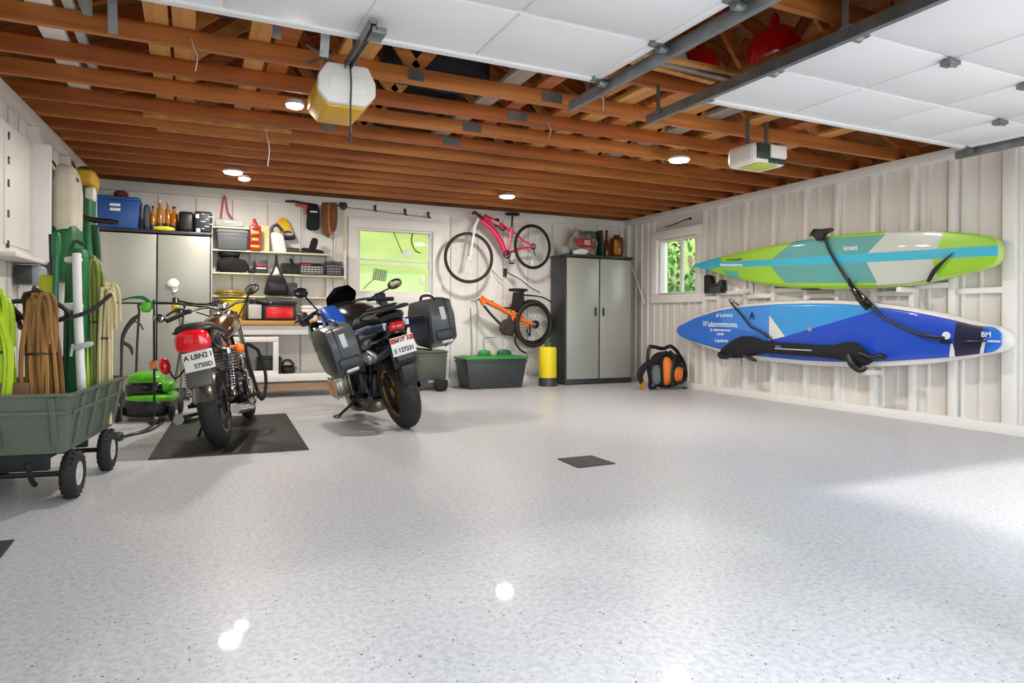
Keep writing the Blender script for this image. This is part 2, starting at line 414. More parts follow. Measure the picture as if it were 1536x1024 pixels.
# raised garage doors
def gdoor(n, x0, x1, z, xs, pads):
    y0, y1 = 1.1, 3.41; d = thing('door_%d' % n, '', ''); del d['label']; del d['category']; d['kind'] = 'structure'; d.location = ((x0+x1)/2, y0, z)
    sec = [y1, 2.80, 2.27, 1.70, y0]
    for k in range(4):
        a, c = sec[k+1]+.004, sec[k]-.004
        b = B(Matrix.Translation((-(x0+x1)/2, -y0, 0)))
        b.box(((x0+x1)/2, (a+c)/2, .03), (x1-x0, c-a, .04), bev=.004)
        cols = [x0+.03]+xs+[x1-.03]
        for i in range(len(cols)-1):                 # shallow raised panels on the face below
            b.box(((cols[i]+cols[i+1])/2, (a+c)/2, .008), (cols[i+1]-cols[i]-.014, c-a-.02, .012), bev=.003)
        if k == 0: b.box(((x0+x1)/2, c-.028, .004), (x1-x0, .05, .03), bev=.004)
        b.box((x1-.03, (a+c)/2, .004), (.05, c-a, .02), bev=.003); b.box((x0+.03, (a+c)/2, .004), (.05, c-a, .02), bev=.003)
        obj('panel', b, doorw, d)
    for (px, py) in pads:
        b = B(); q = (px-(x0+x1)/2, py-y0)
        b.prism([(q[0]-.045, q[1]-.02), (q[0]+.045, q[1]-.02), (q[0]+.03, q[1]+.05), (q[0]-.03, q[1]+.05)], -.03, -.004, ax='z', bev=.003)
        b.cyl((q[0]-.03, q[1], -.03), (q[0]+.03, q[1], -.03), .012, n=10)
        obj('hinge', b, steel, d)
    for s_, xx in ((-1, x0), (1, x1)):
        for yy in (3.36, 2.80, 2.27):
            b = B(); q = (xx-(x0+x1)/2, yy-y0); b.cyl((q[0]-s_*.02, q[1], -.02), (q[0]+s_*.035, q[1], -.02), .024, n=14); b.box((q[0]-s_*.03, q[1], -.004), (.07, .05, .02), bev=.003)
            obj('roller', b, steel, d)
    return d
gdoor(1, -.36, 2.16, 2.35, [.13, .73, 1.36], [])
gdoor(2, 2.93, 5.66, 2.35, [3.02+.65, 4.42, 5.08], [(5.08, 2.80), (4.43, 2.30), (3.67, 2.27)])
def track(x, y0, y1, z, s_, label):
    t = thing('door_track', label, 'garage door track', (x, y0, z)); L = y1-y0
    b = B(); b.box((0, L/2, .03), (.035, L, .006)); b.box((-.016, L/2, 0), (.005, L, .06)); b.box((.016*1, L/2, 0), (.005, L, .06)); b.box((0, L/2, -.028), (.035, L, .005)); obj('rail', b, steel, t)
    for yy in (L-.15, L*.45, .25):
        b = B(); b.box((s_*.03, yy, .10), (.004, .035, .2)); b.box((s_*.02, yy, .03), (.03, .05, .012), bev=.002); obj('hanger', b, steel, t)
    return t
track(2.215, .95, 3.80, 2.32, 1, 'grey steel overhead track along the inner edge of the left garage door')
track(2.84, .95, 3.82, 2.32, -1, 'grey steel overhead track along the inner edge of the right garage door')
track(5.72, .95, 3.50, 2.32, 1, 'grey steel overhead track along the top of the right wall')
track(-.42, .95, 3.55, 2.32, -1, 'grey steel overhead track at the outer edge of the left garage door')
for (x, y, z0, z1, rx, lb) in ((.62, 3.60, 2.30, 2.62, .35, 'grey perforated steel strap hanging from the joists left of the left door opener'), (.40, 3.72, 2.40, 2.66, .2, 'short grey perforated steel strap, second to the left from the left door opener'), (-.38, 4.2, 2.46, 2.68, .35, 'grey perforated steel strap in the top left corner over the white boards')):
    b = B(); L = z1-z0; b.box((0, 0, L/2), (.045, .004, L)); b.box((.02, .012, L/2), (.004, .024, L))
    b.cyl((.0, -.01, .02), (.0, .012, .02), .014, n=10)
    tag(obj('hanging_bracket', b, steel, loc=(x, y, z0), rot=(rx, 0, 0)), lb, 'bracket')

# ================= ROOF TRUSSES =================
joists = [8.62, 8.2, 7.82, 7.44, 7.08, 6.71, 6.30, 5.85, 5.34, 4.88, 4.36, 3.70, 2.47, 1.9, 1.3]
ordn = ['nearest the back wall', 'second from the back wall', 'third from the back wall', 'fourth from the back wall', 'fifth from the back wall', 'sixth from the back wall', 'seventh from the back wall', 'eighth from the back wall', 'ninth from the back wall', 'tenth from the back wall, passing behind both openers', 'the last one wholly clear of the raised doors', 'over the front edge of the raised doors', 'between the two door tracks, at the top', 'over the raised doors and mostly hidden by them', 'over the raised doors nearest the openings']
for i, y in enumerate(joists):
    t = thing('roof_truss', 'brown stained timber roof truss, '+ordn[i], 'roof truss', (0, y, HC), group='timber roof trusses')
    xl = LX(y)-.05
    b = B(); b.box(((xl+CX+.08)/2, .02, .0525), (CX+.08-xl, .042, .105), bev=.002); obj('bottom_chord', b, woodj if i % 2 else woodj2, t)
    for s_, xe in ((-1, xl-.3), (1, CX+.3)):
        b = B(); x0, z0, x1, z1 = xe, roofz(xe)-HC-.02, RX, RZ-HC-.02
        b.prism([(x0, z0), (x1, z1), (x1, z1-.13), (x0+(-s_)*.1, z0-.09)], 0, .04); obj('rafter', b, woodj, t)
    for (xa, xb, zb_) in ((RX-2.6, RX-1.75, .82), (RX-1.2, RX-1.75, .82), (RX-1.2, RX-.1, 1.45), (RX+1.2, RX+.1, 1.45), (RX+1.2, RX+1.75, .82), (RX+2.6, RX+1.75, .82)):
        b = B(); d_ = Vector((xb-xa, 0, zb_-.1)); n_ = Vector((-d_.z, 0, d_.x)).normalized()*.04
        b.prism([(xa-n_.x, .1-n_.z), (xa+n_.x, .1+n_.z), (xb+n_.x, zb_+n_.z), (xb-n_.x, zb_-n_.z)], .002, .038); obj('web', b, woody if i % 3 == 0 else woodj2, t)
    if i in (7, 8, 9, 10):
        for gx in ({7: 2.15, 8: 2.15, 9: 2.35, 10: 2.38}[i], {7: 1.05, 8: .95, 9: 1.1, 10: 1.35}[i]):
            b = B(); b.box((gx, -.004, .055), (.17 if gx > 2 else .11, .004, .07)); lab(obj('gusset_plate', b, steel, t), 'galvanised nail plate')

# ================= LOFT THINGS =================
ZL = HC+.108
def plank(x, y0, y1, wd, label, m=woody, z=ZL, th=.035, n='loft_plank', cat='plank', rz=0):
    b = B(); b.box((0, (y1-y0)/2, th/2), (wd, y1-y0, th), bev=.002)
    return tag(obj(n, b, m, loc=(x, y0, z), rot=(0, 0, rz)), label, cat, 'boards laid over the joists')
plank(-.18, 3.3, 7.9, .12, 'pale pine board across the joists, left one of the pair at the far left')
plank(-.04, 3.3, 6.1, .12, 'pale pine board lying across the joists, right one of the pair left of the opener')
plank(.37, 3.3, 8.5, .12, 'pine board lying across the joists left of the yellow-lensed opener', woody)
plank(.52, 3.3, 8.5, .13, 'reddish stained board beside the pine board left of the yellow-lensed opener', woodj)
plank(.95, 3.35, 4.6, .22, 'wide golden pine board on the joists just right of the yellow-lensed opener', woody)
plank(1.18, 5.4, 8.3, .12, 'pine board across the joists in the middle of the ceiling', woody)
plank(2.05, 3.4, 8.6, .14, 'long grey weathered board crossing the joists right of the black loft bags', mat('weathered_board', '#a59a8c', .7, col2='#8a7f72', vs=(12, .9, 12)))
plank(2.3, 3.4, 8.0, .12, 'brown stained board beside the long weathered board over the joists', woodj)
for k, (x, m_) in enumerate(((2.75, woodj2), (3.02, woody), (3.3, woodj2), (3.62, woody), (3.9, MATS['weathered_board']), (4.3, woody), (4.75, woodj), (5.2, woody))):
    plank(x, 3.85+.05*(k % 3), 5.6+.35*(k % 2)+.6*(k % 3), .16, '%s board across the right half of the joists, %s from the ceiling centre' % (['reddish', 'pale pine', 'reddish', 'pale pine', 'grey weathered', 'pale pine', 'brown stained', 'pale pine'][k], ['first', 'second', 'third', 'fourth', 'fifth', 'sixth', 'seventh', 'eighth'][k]), m_)
plank(-.74, 4.1, 6.05, .13, 'white painted board lying across the joists at the far left', white, n='white_board', cat='board')
plank(-.60, 4.1, 5.7, .05, 'narrow grey-white strip beside the white board over the left joists', lgrey, n='white_board', cat='board')
for x, y, l_, lb in ((-.35, 6.28, 1.15, 'short pale lath lying along a joist, front one over the left cabinet'), (-.27, 6.69, 1.1, 'short pale lath lying along a joist, rear one over the left cabinet')):
    b = B(); b.box((l_/2, 0, .02), (l_, .04, .05), bev=.002); tag(obj('lath', b, woody, loc=(x, y-.045, HC+.06)), lb, 'lath', 'laths beside the joists')
def bag(name, c, d, m, label, cat='bag', e=(.6, .6), jit=.04, seed=0, rot=None, tp=(0, 0), extra=None):
    t = thing(name, label, cat, (c[0], c[1], c[2]), rot or (0, 0, 0))
    b = B(); b.sup((0, 0, d[2]/2), d, e=e, n=28, jit=jit, seed=seed, taper=tp); obj('body', b, m, t)
    if extra: extra(t)
    return t
def grip(t, d, m=blackc):
    b = B(); b.tube([(-d[0]*.2, 0, d[2]*.92), (-d[0]*.15, 0, d[2]*1.12), (d[0]*.15, 0, d[2]*1.12), (d[0]*.2, 0, d[2]*.92)], .012, 6, smooth=5); obj('handle', b, m, t)
bag('duffel_bag', (1.58, 4.62, ZL), (.75, .5, .34), blackc, 'large black duffel bag lying on the joists in front of the weathered board', seed=1, extra=lambda t: grip(t, (.75, .5, .34)))
bag('duffel_bag', (1.62, 5.2, ZL), (.62, .4, .28), blackc, 'smaller black duffel bag behind the large one on the joists', seed=2, extra=lambda t: grip(t, (.62, .4, .28)))
bag('duffel_bag', (.165, 3.98, ZL), (.24, .4, .3), blackc, 'small black bag up in the joists left of the yellow-lensed opener', seed=3, extra=lambda t: grip(t, (.35, .4, .3)))
bag('tarpaulin', (1.6, 6.5, ZL), (.68, .5, .16), mat('blue_tarp', '#5b7286', .6, var=.3, vs=(4, 4, 4)), 'folded blue-grey tarpaulin lying on the joists in the middle of the ceiling', 'tarpaulin', seed=5)
bag('tarpaulin', (1.45, 7.6, ZL+.036), (.9, .5, .14), dgrey, 'folded dark grey tarpaulin on the rear joists above the back window', 'tarpaulin', seed=6)
bag('cloth_bundle', (3.02, 3.90, ZL+.036), (.36, .35, .22), mat('white_cloth', '#dedcd6', .8), 'crumpled white cloth bundle between the two garage door tracks', 'cloth', seed=8, jit=.08)
def buoy(c, r, label):
    t = thing('inflatable_buoy', label, 'buoy', c)
    b = B(); b.sup((0, 0, r), (2*r, 2*r, 2*r), e=(1, 1), n=32); obj('body', b, redl, t)
    b = B(); b.cyl((0, 0, 2*r-.01), (0, 0, 2*r+.05), .03); b.torus((0, 0, 2*r+.06), .02, .008, rot=(R(90), 0, 0), n=14, k=6); obj('eye', b, red, t)
for bxx in (3.37, 3.63): plank(bxx, 2.4, 3.74, .03, 'narrow batten bridging the joists under the big red buoy, %s one' % ('left' if bxx < 3.5 else 'right'), woodj2, n='batten', cat='batten')
buoy((3.50, 3.33, ZL-.06), .175, 'glossy red round buoy between the door tracks, the whole one')
buoy((3.36, 3.90, ZL+.036), .14, 'red round buoy partly hidden behind the wooden slats between the door tracks')
for k in range(3):
    b = B(); b.box((.35, 0, .012), (.9, .05, .024), bev=.002)
    tag(obj('slat', b, [woody, MATS['weathered_board'], woody][k], loc=(2.42, 3.32+k*.1, HC+.01+.02*k), rot=(0, 0, .05*k)), ['golden', 'greyish', 'yellow'][k]+' loose wooden slat between the tracks under the red buoys, '+['front', 'middle', 'rear'][k]+' of three', 'slat', 'loose slats under the red buoys')
# loose wires dangling from the joists
for k, (x, y, l_) in enumerate(((.0, 4.3, .18), (.72, 4.33, .2), (.55, 5.9, .35), (1.0, 4.9, .28), (2.6, 4.85, .12), (2.55, 4.0, .14))):
    b = B(); b.tube([(0, 0, 0), (.01, -.02, -l_*.3), (.03, -.01, -l_*.6), (.02+.02*(k % 2), .01, -l_)], .004, 6, smooth=6)
    tag(obj('loose_wire', b, lgrey, loc=(x, y-.01, HC+.03)), ['thin wire loop dangling over the pale pine boards', 'thin wire hanging just behind the yellow-lensed opener', 'long thin wire hanging behind the round lamp left of centre', 'thin wire hanging to the right of the yellow-lensed opener', 'short wire dangling near the nail plates in mid ceiling', 'short wire dangling at the rear end of the left inner door track'][k], 'wire')

# ================= CEILING LAMPS =================
for (x, y, z, e, lb) in ((3.557, 7.66, 2.47, .62, 'round lit ceiling lamp nearest the back window and pink bicycle'), (4.142, 5.09, 2.45, 1, 'round lit ceiling lamp left of the box shaped door opener'), (.40, 7.70, 2.47, .62, 'round lit ceiling lamp over the shelves at the left'), (.67, 5.07, 2.47, .7, 'round lit ceiling lamp behind the yellow-lensed door opener'), (.53, 8.0, 2.47, .12, 'small round lit lamp just behind the one over the shelves')):
    t = thing('ceiling_lamp', lb, 'ceiling lamp', (x, y, z), group='round lamps on the joists')
    r0 = .10 if 'small' not in lb and 'behind the yellow' not in lb else .065
    b = B(); b.lathe([(.03, .04), (r0*.8, .035), (r0, .015), (r0, .0), (r0*.92, .0)], n=32); obj('housing', b, whitep, t)
    b = B(); b.lathe([(r0*.9, .004), (r0*.85, -.014), (r0*.5, -.022), (.002, -.024)], n=32); obj('diffuser', b, lampm, t)
    li = bpy.data.lights.new('lamp_light', 'AREA'); li.shape = 'DISK'; li.size = r0*2; li.energy = LAMP_W*e; li.color = (1, .93, .84)
    lo = bpy.data.objects.new('lamp_light', li); C.objects.link(lo); lo.parent = t; lo.location = (0, 0, -.035)

# ================= DOOR OPENERS =================
t = thing('garage_door_opener', 'white garage door opener with a yellow lens, hanging left of centre', 'garage door opener', (.76, 3.68, 2.10))
b = B(); b.prism([(-.155, .06), (-.10, 0), (.10, 0), (.155, .06), (.155, .13), (.11, .215), (-.11, .215), (-.155, .14)], 0, .05, bev=.012); obj('housing', b, whitep, t)
b = B(); b.box((0, .01, .11), (.2, .03, .10), bev=.012); obj('face_panel', b, white, t)
b = B(); b.prism([(-.15, .05), (-.095, -.01), (.095, -.01), (.15, .05), (.15, .13), (.10, .2), (-.10, .2), (-.15, .13)], .05, .40, bev=.01); lab(obj('lens_cover', b, mat('yellow_lens', '#dba828', .35)  , t), 'translucent yellow lens cover')
b = B(); b.tube([(.01, -.012, .215), (.012, -.03, .1), (.008, -.035, -.02), (.01, -.03, -.16)], .005, 6, smooth=6); b.cyl((.01, -.03, -.16), (.01, -.03, -.21), .009); obj('pull_cord', b, dgrey, t)
b = B(); b.box((-.08, .2, .34), (.02, .03, .38)); b.box((.08, .2, .34), (.02, .03, .38)); b.tube([(-.2, .1, .32), (.0, .1, .22)], .008, 6); b.tube([(-.05, .1, .3), (-.2, .1, .22)], .008, 6); obj('hanger_bracket', b, steel, t)
b = B(); b.box((0, -.26, .222), (.035, .6, .018)); b.box((-.016, -.26, .205), (.004, .6, .04)); b.box((.016, -.26, .205), (.004, .6, .04)); b.box((.03, -.5, .19), (.07, .12, .03), bev=.004); obj('rail', b, steel, t)
t = thing('garage_door_opener', 'cream box shaped garage door opener with dark glossy lens, near the right wall', 'garage door opener', (4.12, 3.95, 2.16))
b = B(); b.box((0, .15, .10), (.36, .30, .17), bev=.045, seg=4); obj('housing', b, whitep, t)
b = B(); b.box((-.085, -.002, .11), (.13, .02, .12), bev=.006); b.box((.06, -.002, .045), (.17, .018, .04), bev=.006); lab(obj('lens', b, mat('smoked_lens', '#3a4440', .12), t), 'dark smoked lens')
b = B(); b.box((.07, -.008, .12), (.17, .02, .10), bev=.01); obj('face_panel', b, white, t)
b = B(); b.box((-.03, .1, .01), (.22, .18, .012), bev=.004); lab(obj('lower_lens', b, mat('lime_lens', '#c9cf3a', .3), t), 'yellow-green lower lens')
b = B(); b.box((-.1, .15, .28), (.02, .03, .24)); b.box((.1, .15, .28), (.02, .03, .24)); obj('hanger_bracket', b, steel, t)
# ================= SURFBOARDS ON THE RIGHT WALL =================
def ccw(poly):
    a = sum(poly[i][0]*poly[(i+1) % len(poly)][1]-poly[(i+1) % len(poly)][0]*poly[i][1] for i in range(len(poly)))
    return poly if a > 0 else poly[::-1]
def hp(poly):
    poly = ccw(poly); o = []
    for i in range(len(poly)):
        (x0, y0), (x1, y1) = poly[i], poly[(i+1) % len(poly)]
        a, b_ = -(y1-y0), (x1-x0); o.append((a, b_, a*x0+b_*y0))
    return o
def outline(top, bot, n=60, inset=0):
    def itp(pts, x):
        if x <= pts[0][0]: return pts[0][1]
        for i in range(len(pts)-1):
            if x <= pts[i+1][0]:
                t = (x-pts[i][0])/(pts[i+1][0]-pts[i][0]); p0 = pts[max(0, i-1)]; p3 = pts[min(len(pts)-1, i+2)]
                return pts[i][1]*(1-t)+pts[i+1][1]*t
        return pts[-1][1]
    xa, xb = top[0][0], top[-1][0]; T = []; Bt = []
    for i in range(n+1):
        x = xa+(xb-xa)*(.5-.5*math.cos(math.pi*i/n)); T.append((x, itp(top, x))); Bt.append((x, itp(bot, x)))
    for _ in range(3):
        for Q in (T, Bt):
            for i in range(1, n): Q[i] = (Q[i][0], Q[i][1]*.5+(Q[i-1][1]+Q[i+1][1])*.25)
    return T, Bt
def board_mesh(b, top, bot, th, y0, k=1.0, m=None):
    """hull from stations along x; k shrinks the width"""
    T, Bt = outline(top, bot); rs = []; n = len(T)
    xa, xb = T[0][0], T[-1][0]
    for i, ((x, zt), (_, zb)) in enumerate(zip(T, Bt)):
        c = (zt+zb)/2; h = max(.002, (zt-zb)/2*k); ring = []
        xx = (xa+xb)/2+(x-(xa+xb)/2)*(k*.02+.98 if k < 1 else 1)
        e = min(1, h/.12)
        for j in range(24):
            a = 2*math.pi*j/24; cx, sx = math.cos(a), math.sin(a)
            ring.append((xx, y0+math.copysign(abs(sx)**.55, sx)*th/2*(.3+.7*e), c+h*math.copysign(abs(cx)**.8, cx)))
        rs.append(ring)
    b.rings(rs, m=m)
t2 = [(-2.09, -.005), (-2.06, .05), (-1.98, .11), (-1.7, .21), (-1.26, .30), (-.86, .34), (-.31, .365), (.17, .365), (.6, .35), (.98, .31), (1.33, .26), (1.65, .19), (1.85, .135), (2.0, .10), (2.06, .078), (2.10, .045), (2.115, .0)]
b2 = [(-2.09, -.02), (-2.06, -.06), (-1.98, -.11), (-1.69, -.19), (-1.25, -.28), (-.85, -.33), (-.31, -.345), (.17, -.35), (.6, -.335), (.99, -.305), (1.34, -.26), (1.65, -.205), (1.85, -.155), (2.0, -.12), (2.06, -.10), (2.10, -.07), (2.115, -.04)]
t = thing('paddleboard', 'blue paddleboard with white rails and navy tail, lower board on the right wall', 'paddleboard', (6.10, 5.36, .81), (0, 0, R(-90)))
b = B(); board_mesh(b, t2, b2, .13, 0); obj('hull', b, mat('board_white', '#e8e5e0', .25, coat=.4), t)
deckm = region_mat('blue_deck', '#1a4bc0', [
    ('#2a6fd0', hp([(-2.2, -.5), (-.43, -.5), (-.43, .5), (-2.2, .5)])),
    ('#3a86dc', hp([(-1.2, .05), (-.43, -.02), (-.43, .5), (-1.2, .5)])),
    ('#3594d8', hp([(-.43, .5), (1.9, .5), (-.2, -.04), (-.43, -.09)])),
    ('#d9dbd6', hp([(-.43, .2), (-.43, -.09), (-.2, -.04)])),
    ('#d9dbd6', hp([(1.64, -.02), (1.60, -.3), (1.72, -.3)])),
    ('#1d1f3c', hp([(1.73, .4), (1.66, 0), (1.68, -.4), (1.83, -.4), (1.90, -.02), (1.90, .4)])),
    ('#d9dbd6', hp([(1.83, -.3), (1.87, -.3), (1.925, -.02), (1.90, -.02)])),
    ('#1f6fd2', hp([(1.90, .3), (1.925, -.02), (1.87, -.3), (2.3, -.3), (2.3, .3)]))], rough=.3)
t2d = [(x, z-.035 if abs(x) < 2 else z) for x, z in t2]; b2d = [(x, z+.05*min(1, (2.15-abs(x))*1.2)) for x, z in b2]
t2d = [(x, z-.0) for x, z in t2d if x < 2.03]+[(2.04, .035)]; b2d = [(x, z) for x, z in b2d if x < 2.03]+[(2.04, -.05)]
b = B(); board_mesh(b, t2d, b2d, .03, -.061, .985); lab(obj('deck_pad', b, deckm, t), 'blue, sky blue and navy deck')
def face(x, z, y=-.0815): return Matrix.Translation((x, y, z)) @ Matrix.Rotation(R(90), 4, 'X')
whi = mat('board_print', '#e6ecf2', .4)
for s_, sz, x, z, sx in (('al Lumano', .07, -1.15, .20, 1.0), ("W'adaommmunoa.", .10, -1.23, .085, .82), ('JL adanoonmunoa', .045, -1.22, .015, 1.1), ('Lanoiir', .045, -1.22, -.035, 1), ('Lujodinnhi', .055, -1.2, -.12, 1)):
    text('lettering', s_, sz, whi, t, face(x, z), sx=sx, bold=.0012)
text('lettering', 'A', .12, mat('navy_print', '#1c2c52', .4), t, face(-.69, .19), bold=.004)
text('lettering', 'BM', .06, whi, t, face(1.93, .03), bold=.001)
text('lettering', 'Luonunu', .035, whi, t, face(1.98, -.02), bold=.001)
text('lettering', 'W', .05, mat('tan_print', '#b9a27c', .5), t, face(.14, .04), bold=.004)
b = B(); b.cyl((1.60, -.079, .015), (1.60, -.086, .015), .035, n=20); obj('valve', b, whi, t)
b = B(); b.tube([(1.72, -.08, -.035), (1.8, -.11, -.03), (1.95, -.1, -.022)], [.003, .012, .006], 8, smooth=4); b.box((1.6, -.085, -.04), (.1, .012, .03), bev=.004); obj('leash_plug', b, black, t)
t1 = [(-1.9, .03), (-1.84, .035), (-1.7, .055), (-1.43, .10), (-1.03, .15), (-.61, .19), (-.25, .22), (.11, .24), (.56, .25), (1.05, .235), (1.34, .205), (1.58, .165), (1.74, .13), (1.82, .10), (1.845, .05), (1.85, .0)]
b1 = [(-1.9, -.01), (-1.84, -.02), (-1.68, -.06), (-1.33, -.15), (-1.01, -.21), (-.64, -.27), (-.14, -.31), (.31, -.32), (.71, -.31), (1.07, -.29), (1.35, -.24), (1.6, -.18), (1.74, -.15), (1.82, -.12), (1.845, -.08), (1.85, -.04)]
t = thing('paddleboard', 'lime green paddleboard with turquoise centre stripe, upper board on the right wall', 'paddleboard', (6.10, 5.2, 1.60), (0, .0324, R(-90)))
# swap the Euler order so that the tilt stays in the wall plane
t.rotation_euler = (Matrix.Rotation(R(-90), 4, 'Z') @ Matrix.Rotation(.0324, 4, 'Y')).to_euler()
d1 = region_mat('lime_deck', '#98cc2e', [
    ('#c3c8c0', hp([(.62, .03), (.86, .26), (1.43, .26), (1.34, .04)])), ('#c3c8c0', hp([(.60, -.04), (1.30, -.04), (1.36, -.22), (1.2, -.33), (.78, -.30)])),
    ('#5aa09e', hp([(-.62, 0), (-.42, .12), (-.25, .225), (.84, .21), (.62, 0)])), ('#5aa09e', hp([(-.62, 0), (-.47, -.15), (-.35, -.245), (.77, -.255), (.62, 0)])),
    ('#4fb0a0', hp([(-1.35, -.07), (-1.1, -.09), (-1.02, -.25), (-1.2, -.25)])),
    ('#35b2cf', hp([(-1.5, .03), (-1.5, -.03), (.0, -.055), (1.9, -.045), (1.9, .045), (.0, .035)])),
    ('#35b2cf', hp([(-2, .2), (-2, -.2), (-1.62, -.075), (-1.42, -.06), (-1.34, 0), (-1.40, .08), (-1.55, .12)])),
    ('#d4e6ee', hp([(-1.40, -.018), (-1.02, -.03), (-1.02, -.005), (-1.40, .012)]))], rough=.35, coat=.25)
b = B(); board_mesh(b, t1, b1, .12, 0); obj('hull', b, [mat('lime_rail', '#b9d96a', .35, coat=.3)], t)
b = B(); board_mesh(b, t1, [(x, z+.02*min(1, (1.9-abs(x))*2)) for x, z in b1], .03, -.058, .985); lab(obj('deck_pad', b, d1, t), 'lime deck with teal, grey and turquoise fields')
text('lettering', 'kinett', .07, whi, t, face(.47, .10, -.0775), bold=.001)
text('lettering', 'b. in mumon', .05, mat('dark_print', '#40606a', .4), t, face(-1.15, .055, -.0775), bold=.001)
b = B(); b.tube([(1.28, -.075, -.25), (1.36, -.10, -.14), (1.5, -.085, .0)], [.02, .026, .004], 8, smooth=4, flat=.5); lab(obj('fin', b, dsteel, t), 'dark slate fin')
b = B(); b.box((-.05, -.02, -.315), (.22, .05, .012), bev=.004); obj('side_handle', b, black, t)
# racks, straps and paddle
for (y, lb) in ((6.5, 'black padded wall rack arm under the left part of the blue board'), (4.55, 'black padded wall rack arm under the right part of the blue board')):
    b = B(); b.box((6.13, y, .44), (.26, .05, .05), bev=.01); b.box((6.245, y, .5), (.03, .06, .2), bev=.006); b.box((6.01, y, .475), (.03, .05, .1), bev=.008)
    tag(obj('rack_arm', b, white), lb.replace('black padded', 'white painted'), 'rack arm', 'arms carrying the boards')
for (y, lb) in ((6.3, 'white painted wall rack arm under the left part of the lime board'), (4.2, 'white painted wall rack arm under the right part of the lime board')):
    zz = 1.60-.325 if y < 5 else 1.34
    b = B(); b.box((6.13, y, zz-.03), (.26, .05, .05), bev=.01); b.box((6.245, y, zz+.03), (.03, .06, .2), bev=.006)
    tag(obj('rack_arm', b, white), lb, 'rack arm', 'arms carrying the boards')
t = thing('carry_strap', 'long black carry strap slung diagonally over both paddleboards', 'strap', (5.99, 5.04, 1.88))
O = Vector((5.99, 5.04, 1.88)); q = lambda x, y, z: Vector((x, y, z))-O
b = B(); b.tube([q(6.00, 5.04, 1.86), q(6.0, 4.98, 1.70), q(5.995, 4.85, 1.50), q(5.99, 4.70, 1.30), q(5.985, 4.52, 1.14), q(5.985, 4.38, 1.0), q(5.99, 4.2, .91), q(5.99, 4.0, .83), q(5.99, 3.85, .805)], .009, 6, smooth=5, up=(1, 0, 0)); b.tube([q(6.00, 5.0, 1.86), q(6.0, 4.96, 1.70), q(5.995, 4.83, 1.50), q(5.99, 4.68, 1.32), q(5.985, 4.49, 1.15), q(5.985, 4.36, 1.02), q(5.99, 4.19, .925), q(5.99, 4.0, .85), q(5.99, 3.85, .82)], .006, 6, smooth=5); obj('webbing', b, black, t)
b = B(); b.prism([(q(0, 5.20, 0).y, -.02), (q(0, 5.14, 0).y, .045), (.06-.05, .03), (-.12, .03), (-.14, .0), (-.03, -.03), (-.02, -.09), (.06, -.09), (.09, -.04)], -.02, .012, ax='x', bev=.006); obj('upper_anchor', b, black, t)
b = B(); b.sup(q(5.975, 4.62, 1.22), (.04, .06, .2), rot=(R(-40), 0, 0), e=(.7, .7), n=16); b.box(q(5.972, 4.54, 1.14), (.04, .085, .17), rot=(R(-44), 0, 0), bev=.012); b.tube([q(5.97, 4.68, 1.30), q(5.96, 4.70, 1.38)], [.025, .008]); obj('ratchet', b, blackg, t)
b = B(); b.box(q(5.975, 3.86, .81), (.03, .22, .03), rot=(R(4), 0, 0), bev=.008); obj('lower_grip', b, black, t)
t = thing('tie_cord', 'thin black doubled cord hanging from the girt over the nose of the blue board', 'cord', (6.0, 6.5, 1.2)); O = Vector((6.0, 6.5, 1.2))
b = B(); b.tube([q(6.2, 6.62, 1.215), q(6.1, 6.5, 1.215), q(6.03, 6.43, 1.18), q(6.005, 6.2, 1.0), q(6.0, 6.05, .87), q(5.995, 5.9, .82), q(5.995, 5.72, .73)], .007, 6, smooth=5); b.tube([q(6.1, 6.5, 1.22), q(6.03, 6.33, 1.17), q(6.03, 6.28, 1.13), q(6.03, 6.4, 1.17), q(6.0, 6.17, 1.0), q(6.0, 6.02, .88), q(5.995, 5.85, .82), q(5.995, 5.72, .75)], .005, 6, smooth=5); obj('cord_loop', b, black, t)
t = thing('paddle_bag', 'black padded paddle cover strapped along the bottom edge of the blue board', 'paddle cover', (5.95, 5.45, .63)); O = Vector((5.95, 5.45, .63))
b = B(); rs = []
for (y, z, h, wd) in ((6.50, .56, .03, .02), (6.42, .57, .07, .03), (6.30, .60, .11, .045), (6.15, .63, .13, .05), (5.98, .645, .115, .05), (5.82, .645, .075, .05), (5.6, .64, .065, .05), (5.3, .635, .065, .05), (5.05, .63, .062, .05), (4.85, .63, .075, .05), (4.72, .64, .10, .05), (4.62, .63, .11, .045), (4.55, .60, .10, .04), (4.48, .58, .06, .03), (4.44, .57, .02, .02)):
    rs.append([q(5.965+math.sin(2*math.pi*j/18)*wd, y, z+math.cos(2*math.pi*j/18)*h) for j in range(18)])
b.rings(rs); obj('cover', b, blackc, t)
b = B(); b.tube([q(5.94, 6.5, .55), q(5.93, 6.48, .51), q(5.93, 6.38, .50), q(5.93, 6.25, .54)], [.02, .035, .03, .02], 8, smooth=4); b.tube([q(5.93, 6.1, .54), q(5.92, 5.95, .50), q(5.92, 5.88, .48)], [.02, .025, .012], 8, smooth=4); obj('left_flap', b, black, t)
b = B(); b.tube([q(5.93, 4.66, .60), q(5.91, 4.60, .52), q(5.91, 4.52, .47), q(5.92, 4.46, .50)], [.05, .045, .03, .015], 10, smooth=4); b.tube([q(5.94, 4.55, .63), q(5.93, 4.42, .60), q(5.93, 4.32, .615), q(5.94, 4.27, .60)], [.03, .025, .03, .02], 10, smooth=4); obj('right_flap', b, black, t)
b = B(); b.box(q(5.912, 5.35, .635), (.006, .5, .012), bev=.002); obj('reflective_piping', b, lgrey, t)
